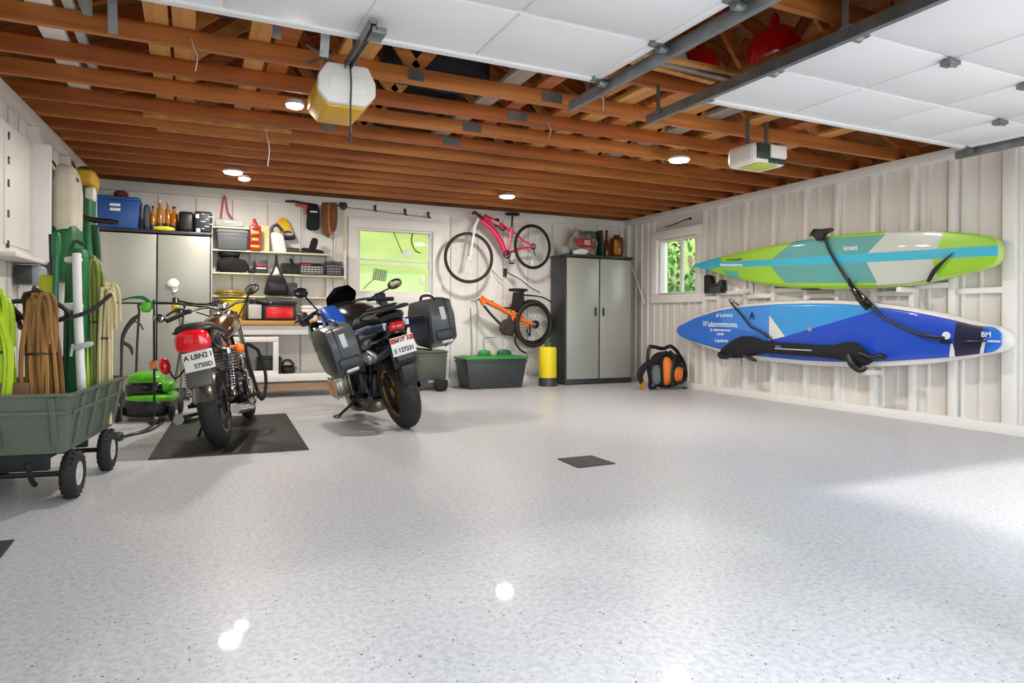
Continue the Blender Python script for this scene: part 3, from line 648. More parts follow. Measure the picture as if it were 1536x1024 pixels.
text('lettering', 'NRG', .04, mat('violet_print', '#8a86d8', .4), t, Matrix.Translation(q(5.912, 5.55, .655)) @ Matrix.Rotation(R(-90), 4, 'Z') @ Matrix.Rotation(R(90), 4, 'X'))
t = thing('wall_hook', 'black shaped wall hook below the nose of the lime board', 'wall hook', (6.2, 6.87, 1.28))
b = B(); b.prism([(.17, .02), (.17, .25), (.13, .27), (.07, .25), (.04, .14), (-.07, .13), (-.13, .19), (-.17, .18), (-.17, .02)], -.05, .03, ax='x', bev=.008); obj('bracket', b, black, t)
b = B(); b.box((-.055, -.05, .06), (.02, .2, .08), bev=.006); obj('plate', b, dgrey, t)
b = B(); b.tube([(CX-.06, 7.93, 2.29), (CX-.07, 7.7, 2.30), (CX-.07, 7.5, 2.33), (CX-.07, 7.36, 2.335)], .008, 6, smooth=4); b.tube([(CX-.07, 7.36, 2.335), (CX-.07, 7.42, 2.345)], [.02, .005])
tag(obj('rod', b, dsteel), 'thin dark rod lying on the frame above the right wall window', 'rod')
b = B(); b.tube([(CX-.03, 8.9, 1.95), (CX-.06, 8.75, 1.75), (CX-.06, 8.55, 1.45), (CX-.06, 8.42, 1.22), (CX-.06, 8.5, 1.19), (CX-.06, 8.8, 1.20), (CX-.05, 8.92, 1.22)], .008, 6, smooth=6); b.tube([(CX-.05, 8.85, 1.9), (CX-.07, 8.66, 1.68), (CX-.07, 8.46, 1.3), (CX-.07, 8.43, 1.22)], .008, 6, smooth=6)
tag(obj('white_cable', b, white), 'white cable looped on the right wall in the back corner', 'cable')
b = B(); b.box((0, 0, .05), (.03, .05, .1), bev=.004); b.sup((-.015, 0, .13), (.05, .07, .11), e=(.8, .8), n=12)
tag(obj('lantern', b, [mat('lantern_cream', '#ead9c4', .5)], loc=(CX+.0, 7.43, 1.66)), 'small cream lantern hanging in the right pane of the right wall window', 'lantern')

# ================= STEEL CABINETS =================
def doorset(t, x0, x1, z0, z1, y, hz=None, hside=0, m=cabm):
    b = B(); b.box(((x0+x1)/2, y-.011, (z0+z1)/2), (x1-x0-.008, .022, z1-z0-.008), bev=.005); d = obj('door', b, m, t)
    if hz is not None:
        b = B(); b.sup((hside, y-.03, hz), (.03, .03, .13), e=(.5, .5), n=16); obj('handle', b, blackg, d)
    return d
t = thing('steel_cabinet', 'wide grey four door steel cabinet on feet at the left end of the back wall', 'cabinet', (-.35, 8.72, 0)); X = -.35; Y = 8.72
b = B(); b.box((0, 0, 1.0), (1.13, .42, 1.74), bev=.006); obj('body', b, cabd, t)
b = B(); b.box((0, -.01, 1.893), (1.15, .46, .035), bev=.006); obj('top', b, cabd, t)
for s0, s1 in ((-.55, .012), (.02, .555)):
    doorset(t, s0, s1, 1.10, 1.865, -.21); doorset(t, s0, s1, .145, 1.09, -.21)
for x in (-.5, .5):
    for y in (-.15, .15):
        b = B(); b.cyl((x, y, 0), (x, y, .13), .022, n=10); obj('foot', b, black, t)
t = thing('paper_note', 'crumpled white paper stuck on the upper right door of the left cabinet', 'paper', (-.17, 8.472, 1.30))
b = B(); b.sup((0, -.008, .03), (.12, .025, .09), e=(1, 1), n=16, jit=.03, seed=2); b.sup((.01, -.008, -.03), (.06, .02, .1), e=(1, 1), n=16, jit=.03, seed=4); obj('sheet', b, mat('paper', '#efefee', .8), t)
t = thing('steel_cabinet', 'tall grey two door steel cabinet with dark frame in the back right corner', 'cabinet', (5.45, 8.72, 0))
b = B(); b.box((0, 0, .96), (1.14, .44, 1.82), bev=.006); obj('body', b, cabd, t)
b = B(); b.box((0, -.01, 1.873), (1.17, .48, .03), bev=.005); obj('top', b, cabd, t)
b = B(); b.box((0, -.01, .035), (1.15, .46, .07), bev=.004); obj('plinth', b, cabd, t)
for a, c, hx in ((-.555, -.008, -.075), (.008, .555, .06)):
    doorset(t, a, c, .075, 1.84, -.22, 1.06, hx)

# ================= THINGS ON THE LEFT CABINET =================
def tote(name, c, s, h, m, label, cat='storage box', lidm=None, tp=.9, group=None, rz=0, lid=True, labels=0):
    t = thing(name, label, cat, c, (0, 0, rz), group)
    b = B(); b.box((0, 0, h/2), (s[0]*tp, s[1]*tp, h), bev=.012, top=(1/tp, 1/tp)); b.box((0, 0, h-.035), (s[0]*1.01, s[1]*1.01, .02), bev=.005); obj('body', b, m, t)
    if lid:
        b = B(); b.box((0, 0, h+.012), (s[0]*1.04, s[1]*1.05, .03), bev=.01); b.box((0, 0, h+.028), (s[0]*.88, s[1]*.88, .02), bev=.006); obj('lid', b, lidm or m, t)
    for k in range(labels):
        b = B(); b.box((-.02, -s[1]*.485, h*(.80-.16*k)), (.10, .006, .03), bev=.001); obj('sticker', b, plate_w, t)
    return t
ZT = 1.911
tote('storage_tote', (-.72, 8.68, ZT), (.43, .40), .31, blue, 'blue plastic storage tote with lid on the left cabinet', labels=2)
b = B(); b.sup((0, 0, .045), (.15, .15, .09), e=(1, 1), n=20); b.sup((0, -.06, .02), (.13, .1, .02), e=(.8, 1), n=16); tag(obj('cap', b, mat('brown_cap', '#6a3018', .7), loc=(-.70, 8.68, 1.911+.31+.038)), 'brown cap lying on top of the blue tote', 'cap')
b = B(); b.sup((0, 0, .15), (.07, .3, .30), e=(.5, .6), n=20); tag(obj('seat_cushion', b, mat('slate', '#4b5156', .6), loc=(-.445, 8.72, ZT)), 'slate grey cushion standing on end beside the blue tote', 'cushion')
for k, (x, h, r0) in enumerate(((-.385, .26, .025), (-.315, .33, .033), (-.235, .33, .028), (-.17, .27, .04))):
    t = thing('amber_bottle', 'tall amber bottle on the left cabinet, %s from the blue tote' % ['first', 'second', 'third', 'fourth'][k], 'bottle', (x, 8.68, ZT), group='amber bottles on the left cabinet')
    b = B(); b.lathe([(r0, 0), (r0, h*.35), (r0, h*.75), (r0*.45, h*.86), (r0*.45, h)], n=16); obj('bottle_body', b, amber, t)
    b = B(); b.cyl((0, 0, h), (0, 0, h+.03), r0*.5, n=12); obj('cap', b, clearp if k in (1, 2) else black, t)
    b = B(); b.cyl((0, 0, .0), (0, 0, h*.3), r0*1.05, n=16); obj('sleeve', b, dgrey, t)
b = B(); b.sup((0, 0, .02), (.22, .07, .045), e=(.6, .6), n=16, jit=.02); tag(obj('work_glove', b, yellow, loc=(-.27, 8.565, ZT)), 'yellow work gloves in front of the amber bottles', 'gloves')
bag('tool_case', (-.045, 8.70, ZT), (.155, .3, .24), black, 'black rounded tool case beside the amber bottles', 'case', e=(.35, .4), jit=.01)
t = thing('tool_case', 'navy hard case with white printed marks at the right end of the left cabinet', 'case', (.13, 8.70, ZT))
b = B(); b.box((0, 0, .125), (.19, .3, .25), bev=.03, seg=3); obj('shell', b, navy, t)
for k in range(7):
    b = B(); b.box((.02+.04*(k % 3)-.02, -.151, .05+.028*k), (.05 if k % 2 else .025, .003, .008)); obj('print', b, plate_w, t)
b = B(); b.box((-.06, -.152, .19), (.035, .003, .045)); b.box((-.05, -.152, .03), (.04, .003, .04)); lab(obj('print', b, plate_w, t), 'two white square stickers')

# ================= SHELVES AND BENCH =================
t = thing('wall_shelving', 'open wooden wall shelving with four thin boards above the workbench', 'shelves', (1.0, 8.84, 1.2)); O = Vector((1.0, 8.84, 1.2))
edge = mat('shelf_edge', '#dcd8b8', .5)
for (x0, x1, z) in ((.235, .70, 2.02), (.235, 1.60, 1.75), (.235, 1.77, 1.48), (.235, 1.62, 1.205)):
    b = B(); b.box(((x0+x1)/2-O.x, 0, z-O.z-.009), (x1-x0, .26, .018), bev=.002); obj('shelf', b, edge, t)
b = B(); b.box((.225-O.x, 0, .37), (.02, .28, .9), bev=.002); obj('side_panel', b, lgrey, t)
b = B(); b.box((1.78-O.x, 0, .42), (.02, .26, .36), bev=.002); obj('side_panel', b, white, t)
for x in (.68, 1.2, 1.6):
    b = B(); b.box((x-O.x, .11, .27), (.03, .03, .56), bev=.002); obj('bracket_post', b, white, t)
t = thing('workbench', 'white workbench with a wooden top under the wall shelving', 'workbench', (1.05, 8.7, 0))
b = B(); b.box((0, -.02, .885), (1.56, .52, .05), bev=.006); obj('bench_top', b, benchw, t)
b = B(); b.box((0, -.235, .80), (1.38, .03, .11), bev=.004); b.box((0, .215, .80), (1.38, .03, .11), bev=.004); obj('apron', b, white, t)
for x in (-.73, .73):
    for y in (-.22, .2):
        b = B(); b.box((x, y, .43), (.07, .07, .86), bev=.004); obj('leg', b, white, t)
b = B(); b.box((0, -.02, .245), (1.5, .5, .03), bev=.004); b.box((0, -.265, .235), (1.5, .02, .09), bev=.004); obj('lower_shelf', b, white, t)
b = B(); b.box((0, -.22, .12), (1.5, .05, .09), bev=.004); lab(obj('lower_beam', b, mat('beam_brown', '#b08d6e', .6, var=.2, vs=(2, 9, 9)), t), 'brownish raw beam under the lower shelf')
b = B(); ring_frame(b, -.55, -.16, .32, .66, .06, -.26, -.20); obj('inner_frame', b, white, t)
text('stamp', 'O', .03, ink, t, Matrix.Translation((-.55, -.281, .883)) @ Matrix.Rotation(R(90), 4, 'X'), bold=.003)

# things on the shelves
def bx(name, c, s, m, label, cat, group=None, bev=.01, sub=None, rz=0):
    t = thing(name, label, cat, c, (0, 0, rz), group)
    b = B(); b.box((0, 0, s[2]/2), s, bev=bev); obj('body', b, m, t)
    for (pn, cc, ss, mm) in (sub or []):
        b = B(); b.box(cc, ss, bev=min(ss)*.2); obj(pn, b, mm, t)
    return t
YS = 8.80
tote('cool_box', (.45, YS, 1.751), (.34, .24), .20, mat('bin_slate', '#5d6264', .5), 'slate grey lidded bin on the second shelf next to the red oil can', lidm=mat('bin_lid', '#777c7c', .5), tp=.92)
t = thing('leash', 'pink webbing leash hanging in a narrow loop over the top shelf', 'leash', (.38, 8.93, 2.10))
b = B(); b.tube([(-.05, 0, .02), (-.02, -.02, .29), (.0, -.02, .29), (.03, -.01, .12), (.09, -.01, .03), (.07, 0, .0), (-.04, 0, .0)], .009, 6, smooth=5); obj('webbing', b, mat('pink_webbing', '#c8386c', .6), t)
bx('wrapped_pack', (.42, YS, 2.021), (.32, .2, .09), clearp, 'clear plastic wrapped pack lying on the top shelf', 'pack', bev=.03)
t = thing('oil_can', 'tall red oil can with yellow and black print between shelves', 'can', (.685+.02, 8.73, 1.751))
b = B(); b.box((0, 0, .15), (.13, .09, .30), bev=.015); b.box((0, 0, .325), (.08, .06, .07), bev=.02, top=(.5, .6)); obj('body', b, mat('can_red', '#b8261c', .35), t)
b = B(); b.cyl((-.01, 0, .35), (-.01, 0, .385), .018, n=12); obj('cap', b, red, t)
b = B()
for k in range(6): b.box((-.005, -.047, .05+.042*k), (.10-.015*(k % 3), .004, .02), m=k % 2)
lab(obj('print', b, [yellow, ink], t), 'yellow and black printed bands')
bx('paper_stack', (.83, 8.86, 1.751), (.10, .02, .33), mat('pale_yellow', '#e6e0a8', .7), 'pale yellow sheets standing behind the red oil can', 'paper', bev=.003)
t = thing('jug', 'white jug with a black cap standing on the second shelf', 'jug', (.985, 8.78, 1.751))
b = B(); b.prism([(-.07, 0), (.09, 0), (.05, .2), (.0, .24), (-.09, .24), (-.10, .2)], -.04, .04, bev=.015); obj('body', b, whitep, t)
b = B(); b.tube([(-.08, 0, .24), (-.08, 0, .30), (-.02, 0, .33), (.04, 0, .26)], .018, 8, smooth=5); obj('handle', b, dgrey, t)
bx('sanding_block', (1.12, 8.80, 1.751), (.22, .1, .06), dgrey, 'dark flat sanding block on the second shelf under the orange mask', 'block', bev=.015)
t = thing('face_mask', 'orange and yellow cap shaped mask hanging on the wall above the second shelf', 'mask', (1.07, 8.93, 1.93))
b = B(); b.prism([(-.11, .2), (-.03, .27), (.03, .25), (.05, .15), (.12, .03), (.0, .05), (-.08, .03), (-.03, .13)], -.05, .03, bev=.012); obj('shell', b, mat('mask_orange', '#e88a1c', .4, col2='#e8c81c', vs=(8, 8, 8)), t)
b = B(); b.sup((.03, -.03, .05), (.24, .06, .12), e=(.7, .9), n=18, taper=(.5, 0)); obj('visor', b, black, t)
b = B(); b.sup((.03, -.062, .06), (.13, .01, .035), e=(.6, .9), n=14); obj('visor_slot', b, lgrey, t)
t = thing('work_shoe', 'single black shoe tilted on the right end of the second shelf', 'shoe', (1.37, 8.80, 1.751))
b = B(); b.sup((.02, 0, .035), (.28, .09, .06), e=(.6, .8), n=20, rot=(0, R(6), 0)); b.sup((.03, 0, .11), (.09, .08, .19), e=(.6, .8), n=18, rot=(0, R(15), 0)); obj('upper', b, blackc, t)
b = B(); b.box((.0, 0, .012), (.27, .09, .014), rot=(0, R(3), 0), bev=.004); obj('sole', b, dgrey, t)
bag('soft_case', (.455, YS, 1.481), (.33, .22, .17), blackc, 'black soft case on the third shelf at the left', 'case', e=(.5, .5), seed=3)
bag('helmet_bag', (.42, YS, 1.481+.165), (.24, .2, .10), blackc, 'black round pouch on top of the black soft case', 'pouch', e=(.8, .8), seed=5, jit=.02)
bx('drill_case', (.665, 8.74, 1.481), (.075, .1, .07), black, 'small black case in front of the soft case on the third shelf', 'case', bev=.015)
t = bx('card_carton', (.775, YS, 1.481), (.14, .18, .16), mat('carton_print', '#3b3a48', .5), 'dark carton with red and white print on the third shelf', 'carton', sub=[('lettering_band', (0, -.092, .10), (.11, .006, .02), red), ('lettering_band', (0, -.092, .06), (.11, .006, .015), plate_w)])
def crate(c, s, label, m=black, fill=None):
    t = thing('wire_basket', label, 'basket', c, group='baskets on the third shelf'); b = B()
    b.box((0, 0, .006), (s[0], s[1], .012))
    for z in [s[2]*k/5 for k in range(1, 6)]:
        b.tube([(-s[0]/2, -s[1]/2, z), (s[0]/2, -s[1]/2, z), (s[0]/2, s[1]/2, z), (-s[0]/2, s[1]/2, z)], .005, 4, closed=True)
    for k in range(8):
        x = -s[0]/2+s[0]*k/7; b.box((x, -s[1]/2, s[2]/2), (.006, .006, s[2])); b.box((x, s[1]/2, s[2]/2), (.006, .006, s[2]))
    obj('basket_frame', b, m, t)
    if fill:
        b = B(); b.box((0, 0, s[2]*.42), (s[0]*.92, s[1]*.9, s[2]*.7), bev=.01); obj('liner', b, fill, t)
    return t
crate((1.115, YS, 1.481), (.19, .18, .13), 'small black wire basket in the middle of the third shelf', fill=dgrey)
crate((1.37, YS, 1.481), (.29, .2, .14), 'black wire basket with a white liner on the third shelf', fill=plate_w)
crate((1.645, YS, 1.481), (.19, .2, .17), 'black wire basket at the right end of the third shelf', fill=lgrey)
t = thing('spray_nozzle', 'pointed black nozzle standing behind the small middle basket', 'nozzle', (1.17, 8.9, 1.481)); b = B(); b.tube([(0, 0, 0), (-.01, 0, .15), (-.04, 0, .21)], [.03, .02, .01], 8, smooth=3); obj('nozzle_body', b, black, t)
for k, (x, w_, m_) in enumerate(((1.31, .12, red), (1.43, .13, black))):
    b = B(); b.box((0, 0, .015), (w_, .1, .03), bev=.006); tag(obj('tool_tray', b, m_, loc=(x, 8.80, 1.481+.112)), ['red', 'black'][k]+' tray sticking out of the white lined basket', 'tray')
t = thing('tool_bag', 'black duffel hanging by its strap in front of the lower shelves', 'bag', (.94, 8.63, 1.21))
b = B(); b.sup((0, 0, .12), (.31, .16, .24), e=(.5, .6), n=28, taper=(.35, .2), jit=.01); obj('body', b, blackc, t)
b = B(); b.tube([(-.08, 0, .22), (-.015, .0, .36), (.0, .02, .5), (.015, 0, .36), (.08, 0, .22)], .012, 6, smooth=5); obj('strap', b, black, t)
b = B(); b.box((0, -.0, .30), (.05, .01, .09), bev=.003); obj('luggage_tag', b, plate_w, t)
b = B(); b.box((0, -.082, .10), (.2, .012, .1), bev=.006); obj('pocket', b, black, t)
tote('storage_bin', (1.13, YS, 1.206), (.14, .2), .17, dgrey, 'dark grey bin on the lowest shelf behind the hanging duffel', lid=False)
b = B()
for k in range(4): b.torus((0, 0, .012+.013*k), .15-.01*(k % 2), .012, n=28, k=6)
b.tube([(.15, 0, .02), (.22, -.03, .015), (.26, 0, .015)], .01, 6, smooth=3)
tag(obj('cord_coil', b, mat('coil_yellow', '#c8a820', .5, col2='#3a3418', vs=(60, 60, 60)), loc=(.43, 8.79, 1.206)), 'yellow and black coiled cord on the lowest shelf', 'cord')
# on the bench
ZB = .911
b = B(); b.lathe([(.105, 0), (.14, .24), (.15, .24), (.145, .25), (.132, .245), (.10, .01)], n=28)
t = thing('bucket', 'yellow plastic bucket on the workbench', 'bucket', (.46, 8.72, ZB)); obj('body', b, yellow, t)
b = B(); b.tube([(.14, 0, .23), (.15, -.09, .12), (.10, -.14, .05), (.0, -.15, .02)], .006, 6, smooth=5); obj('bail', b, black, t)
bx('battery_box', (.70, 8.70, ZB), (.15, .2, .19), lgrey, 'light grey square box on the bench beside the yellow bucket', 'box', bev=.012, sub=[('base', (0, 0, .012), (.155, .205, .024), black)])
t = bx('red_front_case', (.975, 8.70, ZB), (.38, .26, .20), black, 'black case with a bright red front on the workbench', 'case', bev=.012, sub=[('front_panel', (0, -.133, .095), (.31, .01, .13), red), ('lid', (0, 0, .215), (.40, .28, .035), black)])
t = tote('white_tub', (1.36, 8.70, ZB), (.25, .2), .15, whitep, 'small white plastic tub at the right of the bench', lidm=whitep)
# under the bench
tote('under_bench_box', (.87, 8.72, .261), (.26, .3), .18, black, 'black lidded box on the lower bench shelf behind the white frame', tp=.96)
t = thing('hand_planer', 'black power tool on the lower bench shelf right of the white frame', 'power tool', (1.09, 8.72, .261))
b = B(); b.sup((0, 0, .05), (.19, .14, .1), e=(.6, .6), n=18, jit=.01); obj('body', b, black, t)
b = B(); b.tube([(-.06, 0, .09), (-.05, 0, .15), (.02, 0, .16), (.07, 0, .10)], .016, 8, smooth=4); obj('handle', b, dgrey, t)
b = B(); b.cyl((.07, -.05, .06), (.07, .05, .06), .035, n=14); obj('dust_port', b, grey, t)
bx('black_crate', (.50, 8.72, .261), (.26, .3, .14), black, 'long black crate on the lower shelf at the left end of the bench', 'crate')

# ================= HANGING ON THE BACK WALL =================
t = thing('garden_rake', 'dark wooden handled tool lying across two wall pegs above the shelves', 'tool', (1.27, 8.93, 2.385))
b = B(); b.tube([(-.2, -.02, .02), (-.1, -.02, .025), (.2, -.02, .0)], [.012, .018, .012], 8); obj('handle', b, mat('dark_wood', '#3a2a20', .6), t)
b = B(); b.box((.0, -.03, -.02), (.16, .03, .03), bev=.006); b.tube([(.04, -.03, -.02), (.045, -.03, -.13)], .013, 8); lab(obj('grip', b, mat('red_orange', '#c84a1c', .4), t), 'red-orange grip')
bag('hip_bag', (1.41, 8.90, 2.06), (.17, .1, .33), blackc, 'narrow black bag with white label hanging above the shoe', e=(.45, .6), jit=.012, tp=(.1, 0), extra=lambda t: (obj('label_tag', B().box((0, -.052, .23), (.09, .006, .018)), plate_w, t)))
for k, (x, l_, c_) in enumerate(((1.565, .42, '#8a4a22'), (1.60, .44, '#5a5a50'), (1.635, .40, '#c2642a'), (1.665, .36, '#6b4426'))):
    b = B(); b.tube([(-.02, 0, 0), (-.028, -.012, -l_*.5), (-.01, -.012, -l_), (.02, -.012, -l_*.8), (.028, -.012, -l_*.4), (.02, 0, 0)], .010, 6, smooth=5, flat=2.0, up=(1, 0, 0))
    tag(obj('strap_loop', b, mat('strap%d' % k, c_, .7), loc=(x, 8.93-.012*k, 2.43)), ['brown', 'olive grey', 'orange', 'dark brown'][k]+' webbing strap hanging in a loop right of the narrow black bag', 'strap')
t = thing('landing_net', 'long pale rod standing against the wall at the right end of the shelving', 'rod', (1.82, 8.92, 1.3))
b = B(); b.cyl((0, 0, 0), (-.02, 0, 1.05), .012, n=10); obj('pole', b, mat('pale_pole', '#d4c49c', .5), t)
b = B(); b.sup((-.03, -.02, 1.09), (.11, .06, .09), e=(.8, .8), n=16, jit=.03); b.tube([(-.08, -.02, 1.1), (-.12, -.02, 1.10)], .008, 6); obj('head', b, dgrey, t)
t = thing('hook_rail', 'thin steel rail with black hooks above the back window', 'hook rail', (2.45, 8.93, 2.36))
b = B(); b.tube([(-.65, 0, .03), (0, 0, .0), (.55, 0, -.025)], .006, 6); obj('rail', b, steel, t)
for x, z in ((-.24, .015), (.17, -.005), (.5, -.02)):
    b = B(); b.box((x, -.01, z+.035), (.03, .03, .07), bev=.005); b.tube([(x, -.02, z), (x+.01, -.04, z-.02), (x+.02, -.03, z+.0)], .007, 6, smooth=3); obj('hook', b, black, t)
t = thing('fly_swatter', 'dark fly swatter hanging in the lower left of the back window', 'fly swatter', (2.31, 9.03, 1.53))
b = B(Matrix.Rotation(R(8), 4, 'Y')); g_ = .085
for k in range(7):
    b.box((-g_+g_*2*k/6, 0, .0), (.008, .006, .14)); b.box((0, 0, -.07+.14*k/6), (.175, .006, .008))
obj('mesh_head', b, dgrey, t)
b = B(); b.tube([(-.08, 0, -.06), (-.16, 0, -.13), (-.22, 0, -.2)], .005, 6, smooth=3); obj('handle', b, dgrey, t)
for k, (x, z, w_, h_) in enumerate(((2.69, 1.83, .14, .09), (2.92, 1.46, .05, .10))):
    b = B(); b.box((0, 0, 0), (w_, .006, h_), bev=.002); tag(obj('window_sticker', b, plate_w, loc=(x, 9.04, z)), ['white rectangular card on the upper pane of the back window', 'small white oval sticker low at the right of the back window'][k], 'card')
b = B(); b.tube([(0, 0, 0), (.06, 0, -.13), (.12, 0, -.27)], .006, 6); b.tube([(.27, 0, .02), (.25, 0, -.1), (.30, 0, -.22), (.38, 0, -.26)], .009, 6, smooth=4)
tag(obj('window_wire', b, mat('brown_wire', '#4a3a22', .6), loc=(2.5, 9.04, 2.11)), 'brown bent wires hanging from the top of the back window', 'wire')

# ================= BICYCLES =================
def wheel_parts(name, t, c, r, spoke=True, tm=rubber, rimm=black, hubm=chrome, yaw=0, th=.017):
    M = Matrix.Translation(c) @ Matrix.Rotation(yaw, 4, 'Z') @ Matrix.Rotation(R(90), 4, 'X')
    b = B(M); b.torus((0, 0, 0), r-th, th, n=56, k=10); tr = obj(name, b, tm, t)
    b = B(M); b.torus((0, 0, 0), r-th*2.3, .009, n=56, k=6, sy=1.3); obj('rim', b, rimm, tr)
    b = B(M); b.cyl((0, 0, -.035), (0, 0, .035), .018, n=14); b.cyl((0, 0, .03), (0, 0, .036), .028, n=14); obj('hub', b, hubm, tr)
    if spoke:
        b = B(M)
        for i in range(24):
            a = 2*math.pi*i/24; s_ = 1 if i % 2 else -1; a2 = a+.25*(1 if i % 4 < 2 else -1)
            b.tube([(.018*math.cos(a2), .018*math.sin(a2), .028*s_), ((r-th*2.4)*math.cos(a), (r-th*2.4)*math.sin(a), 0)], .0016, 3)
        obj('spokes', b, chrome, tr)
    return tr
t = thing('bicycle', 'pink and red bicycle hung on the back wall, upper of the two', 'bicycle', (4.0, 8.74, 1.9)); O = Vector((4.0, 0, 1.9))
P = lambda x, z, y=0: (x-O.x, y, z-O.z)
wheel_parts('front_wheel', t, P(3.48, 1.79), .355, th=.016, yaw=R(-6)); wheel_parts('rear_wheel', t, P(4.46, 1.99, -.02), .325, th=.016, yaw=R(8))
b = B(); b.tube([P(3.70, 2.37), P(3.9, 2.30), P(4.10, 2.20)], [.045, .035, .022], 10, smooth=4); b.tube([P(3.68, 2.31), P(3.86, 2.17), P(3.98, 2.0), P(4.04, 1.86)], [.04, .045, .04, .03], 10, smooth=4); b.tube([P(3.62, 2.40), P(3.69, 2.28)], .032, 10)
b.tube([P(4.13, 2.26), P(4.10, 2.05), P(4.05, 1.86)], .02, 8); b.tube([P(4.12, 2.22), P(4.3, 2.08), P(4.46, 1.99, -.05)], [.018, .016, .012], 8); b.tube([P(4.06, 1.87), P(4.25, 1.95), P(4.46, 1.99, -.05)], [.018, .02, .012], 8); obj('frame', b, pink, t)
b = B(); b.tube([P(3.63, 2.36), P(3.58, 2.26), P(3.53, 2.12)], .022, 8)
for s_ in (-1, 1): b.tube([P(3.55, 2.16, .02*s_), P(3.52, 2.05, .05*s_), P(3.48, 1.79, .05*s_)], [.018, .016, .01], 8, smooth=4)
obj('fork', b, whitep, t)
b = B(); b.tube([P(3.62, 2.38), P(3.56, 2.42, -.03)], .018, 8); b.tube([P(3.42, 2.35, -.3), P(3.5, 2.40, -.15), P(3.55, 2.43, -.02), P(3.58, 2.43, .12)], .013, 8, smooth=4); b.tube([P(3.52, 2.41, -.12), P(3.6, 2.37, -.08), P(3.67, 2.33, -.05)], .016, 8); obj('handlebar', b, black, t)
b = B(); b.cyl(P(4.135, 2.26), P(4.145, 2.42), .014, n=10); obj('seat_post', b, black, t)
b = B(); b.sup(P(4.145, 2.44), (.22, .12, .045), e=(.6, .8), n=16); obj('saddle', b, blackc, t)
b = B(); b.torus(P(4.05, 1.86, -.03), .05, .01, rot=(R(90), 0, 0), n=20, k=6); b.cyl(P(4.05, 1.86, -.05), P(4.05, 1.86, .05), .02); b.tube([P(4.05, 1.86, -.05), P(4.09, 1.74, -.06)], .01, 6); b.box(P(4.09, 1.73, -.09), (.07, .07, .02), bev=.004); obj('crank', b, dsteel, t)
b = B(); b.torus(P(4.46, 1.99, -.04), .035, .012, rot=(R(90), 0, 0), n=20, k=6); b.tube([P(4.46, 1.97, -.05), P(4.48, 1.86, -.05)], .01, 6); obj('derailleur', b, dsteel, t)
text('lettering', 'MUSE', .05, plate_w, t, Matrix.Translation(P(3.86, 2.30, -.045)) @ Matrix.Rotation(R(20), 4, 'Y') @ Matrix.Rotation(R(90), 4, 'X'))
b = B(); b.tube([P(4.1, 2.47, .16), P(4.1, 2.27, .0), P(4.1, 2.24, -.05), P(4.1, 2.30, -.08)], .011, 6, smooth=4)
b.M = Matrix.Translation((O.x, 8.74, O.z)); 
b = B(Matrix.Translation((O.x, 8.74, O.z))); b.box(P(4.0, 2.36, .21), (.06, .02, .16), bev=.004); b.tube([P(4.0, 2.33, .21), P(4.0, 2.235, .1), P(4.0, 2.20, -.0), P(4.0, 2.235, -.07)], .011, 6, smooth=4); tag(obj('bicycle_hook', b, black), 'black wall hook carrying the top tube of the pink bicycle', 'wall hook')
t = thing('bicycle', 'orange bicycle without its front wheel, hung below the pink one', 'bicycle', (4.1, 8.72, 1.0)); O = Vector((4.1, 0, 1.0))
wheel_parts('rear_wheel', t, P(4.49, .87), .335, th=.026, tm=mat('tyre_brown', '#2a2520', .7), yaw=R(10))
b = B(); b.tube([P(3.66, 1.24), P(3.72, 1.20), P(3.95, 1.10), P(4.14, 1.0)], [.05, .04, .036, .03], 10, smooth=4); b.tube([P(3.64, 1.25), P(3.70, 1.15)], .038, 10); b.tube([P(4.14, 1.02), P(4.27, 1.0), P(4.28, .93)], [.03, .035, .02], 8, smooth=3); b.tube([P(4.15, .98), P(4.3, .93), P(4.49, .87, -.05)], [.03, .03, .015], 8, smooth=3); b.tube([P(4.16, 1.06), P(4.14, .9), P(4.08, .80)], .025, 8); b.tube([P(4.08, .80), P(4.28, .84), P(4.49, .87, -.05)], .012, 8); obj('frame', b, orangep, t)
b = B(); b.tube([P(3.70, 1.13), P(3.82, 1.0), P(3.95, .88), P(4.06, .79)], .018, 8, smooth=4); b.tube([P(3.82, 1.20), P(3.92, 1.12), P(4.1, 1.10), P(4.18, 1.14)], .014, 8, smooth=4); lab(obj('down_tube', b, black, t), 'black lower frame tube')
b = B(); b.tube([P(3.50, 1.19), P(3.57, 1.20), P(3.64, 1.25)], [.008, .02, .03], 8); b.tube([P(3.57, 1.20), P(3.62, 1.02), P(3.6, .86)], .006, 6, smooth=3); obj('fork_stub', b, steel, t)
b = B(); b.lathe([(.02, -.02), (.10, -.015), (.115, 0), (.10, .015), (.02, .02)], c=P(4.03, .83, -.05), rot=(R(90), 0, 0), n=26); b.tube([P(4.03, .83, -.08), P(3.93, .77, -.09)], .013, 6); b.prism([(P(3.95, .85)[0], P(0, .74)[2]), (P(4.13, .74)[0], P(0, .70)[2]), (P(4.17, .80)[0], P(0, .85)[2]), (P(4.07, .98)[0], P(0, 1.02)[2])], -.06, -.03, bev=.01); obj('crank', b, mat('crank_brown', '#352820', .5), t)
b = B(); b.tube([P(4.2, 1.06), P(4.22, 1.2), P(4.23, 1.32)], .016, 8); obj('seat_post', b, black, t)
b = B(); b.sup(P(4.23, 1.36), (.30, .13, .05), e=(.6, .8), n=16); obj('saddle', b, blackc, t)
b = B(); b.prism([(P(4.13, 0)[0], P(0, 1.08)[2]), (P(4.30, 0)[0], P(0, 1.05)[2]), (P(4.30, 0)[0], P(0, 1.33)[2]), (P(4.16, 0)[0], P(0, 1.33)[2])], -.05, .04, bev=.02); obj('saddle_bag', b, blackc, t)
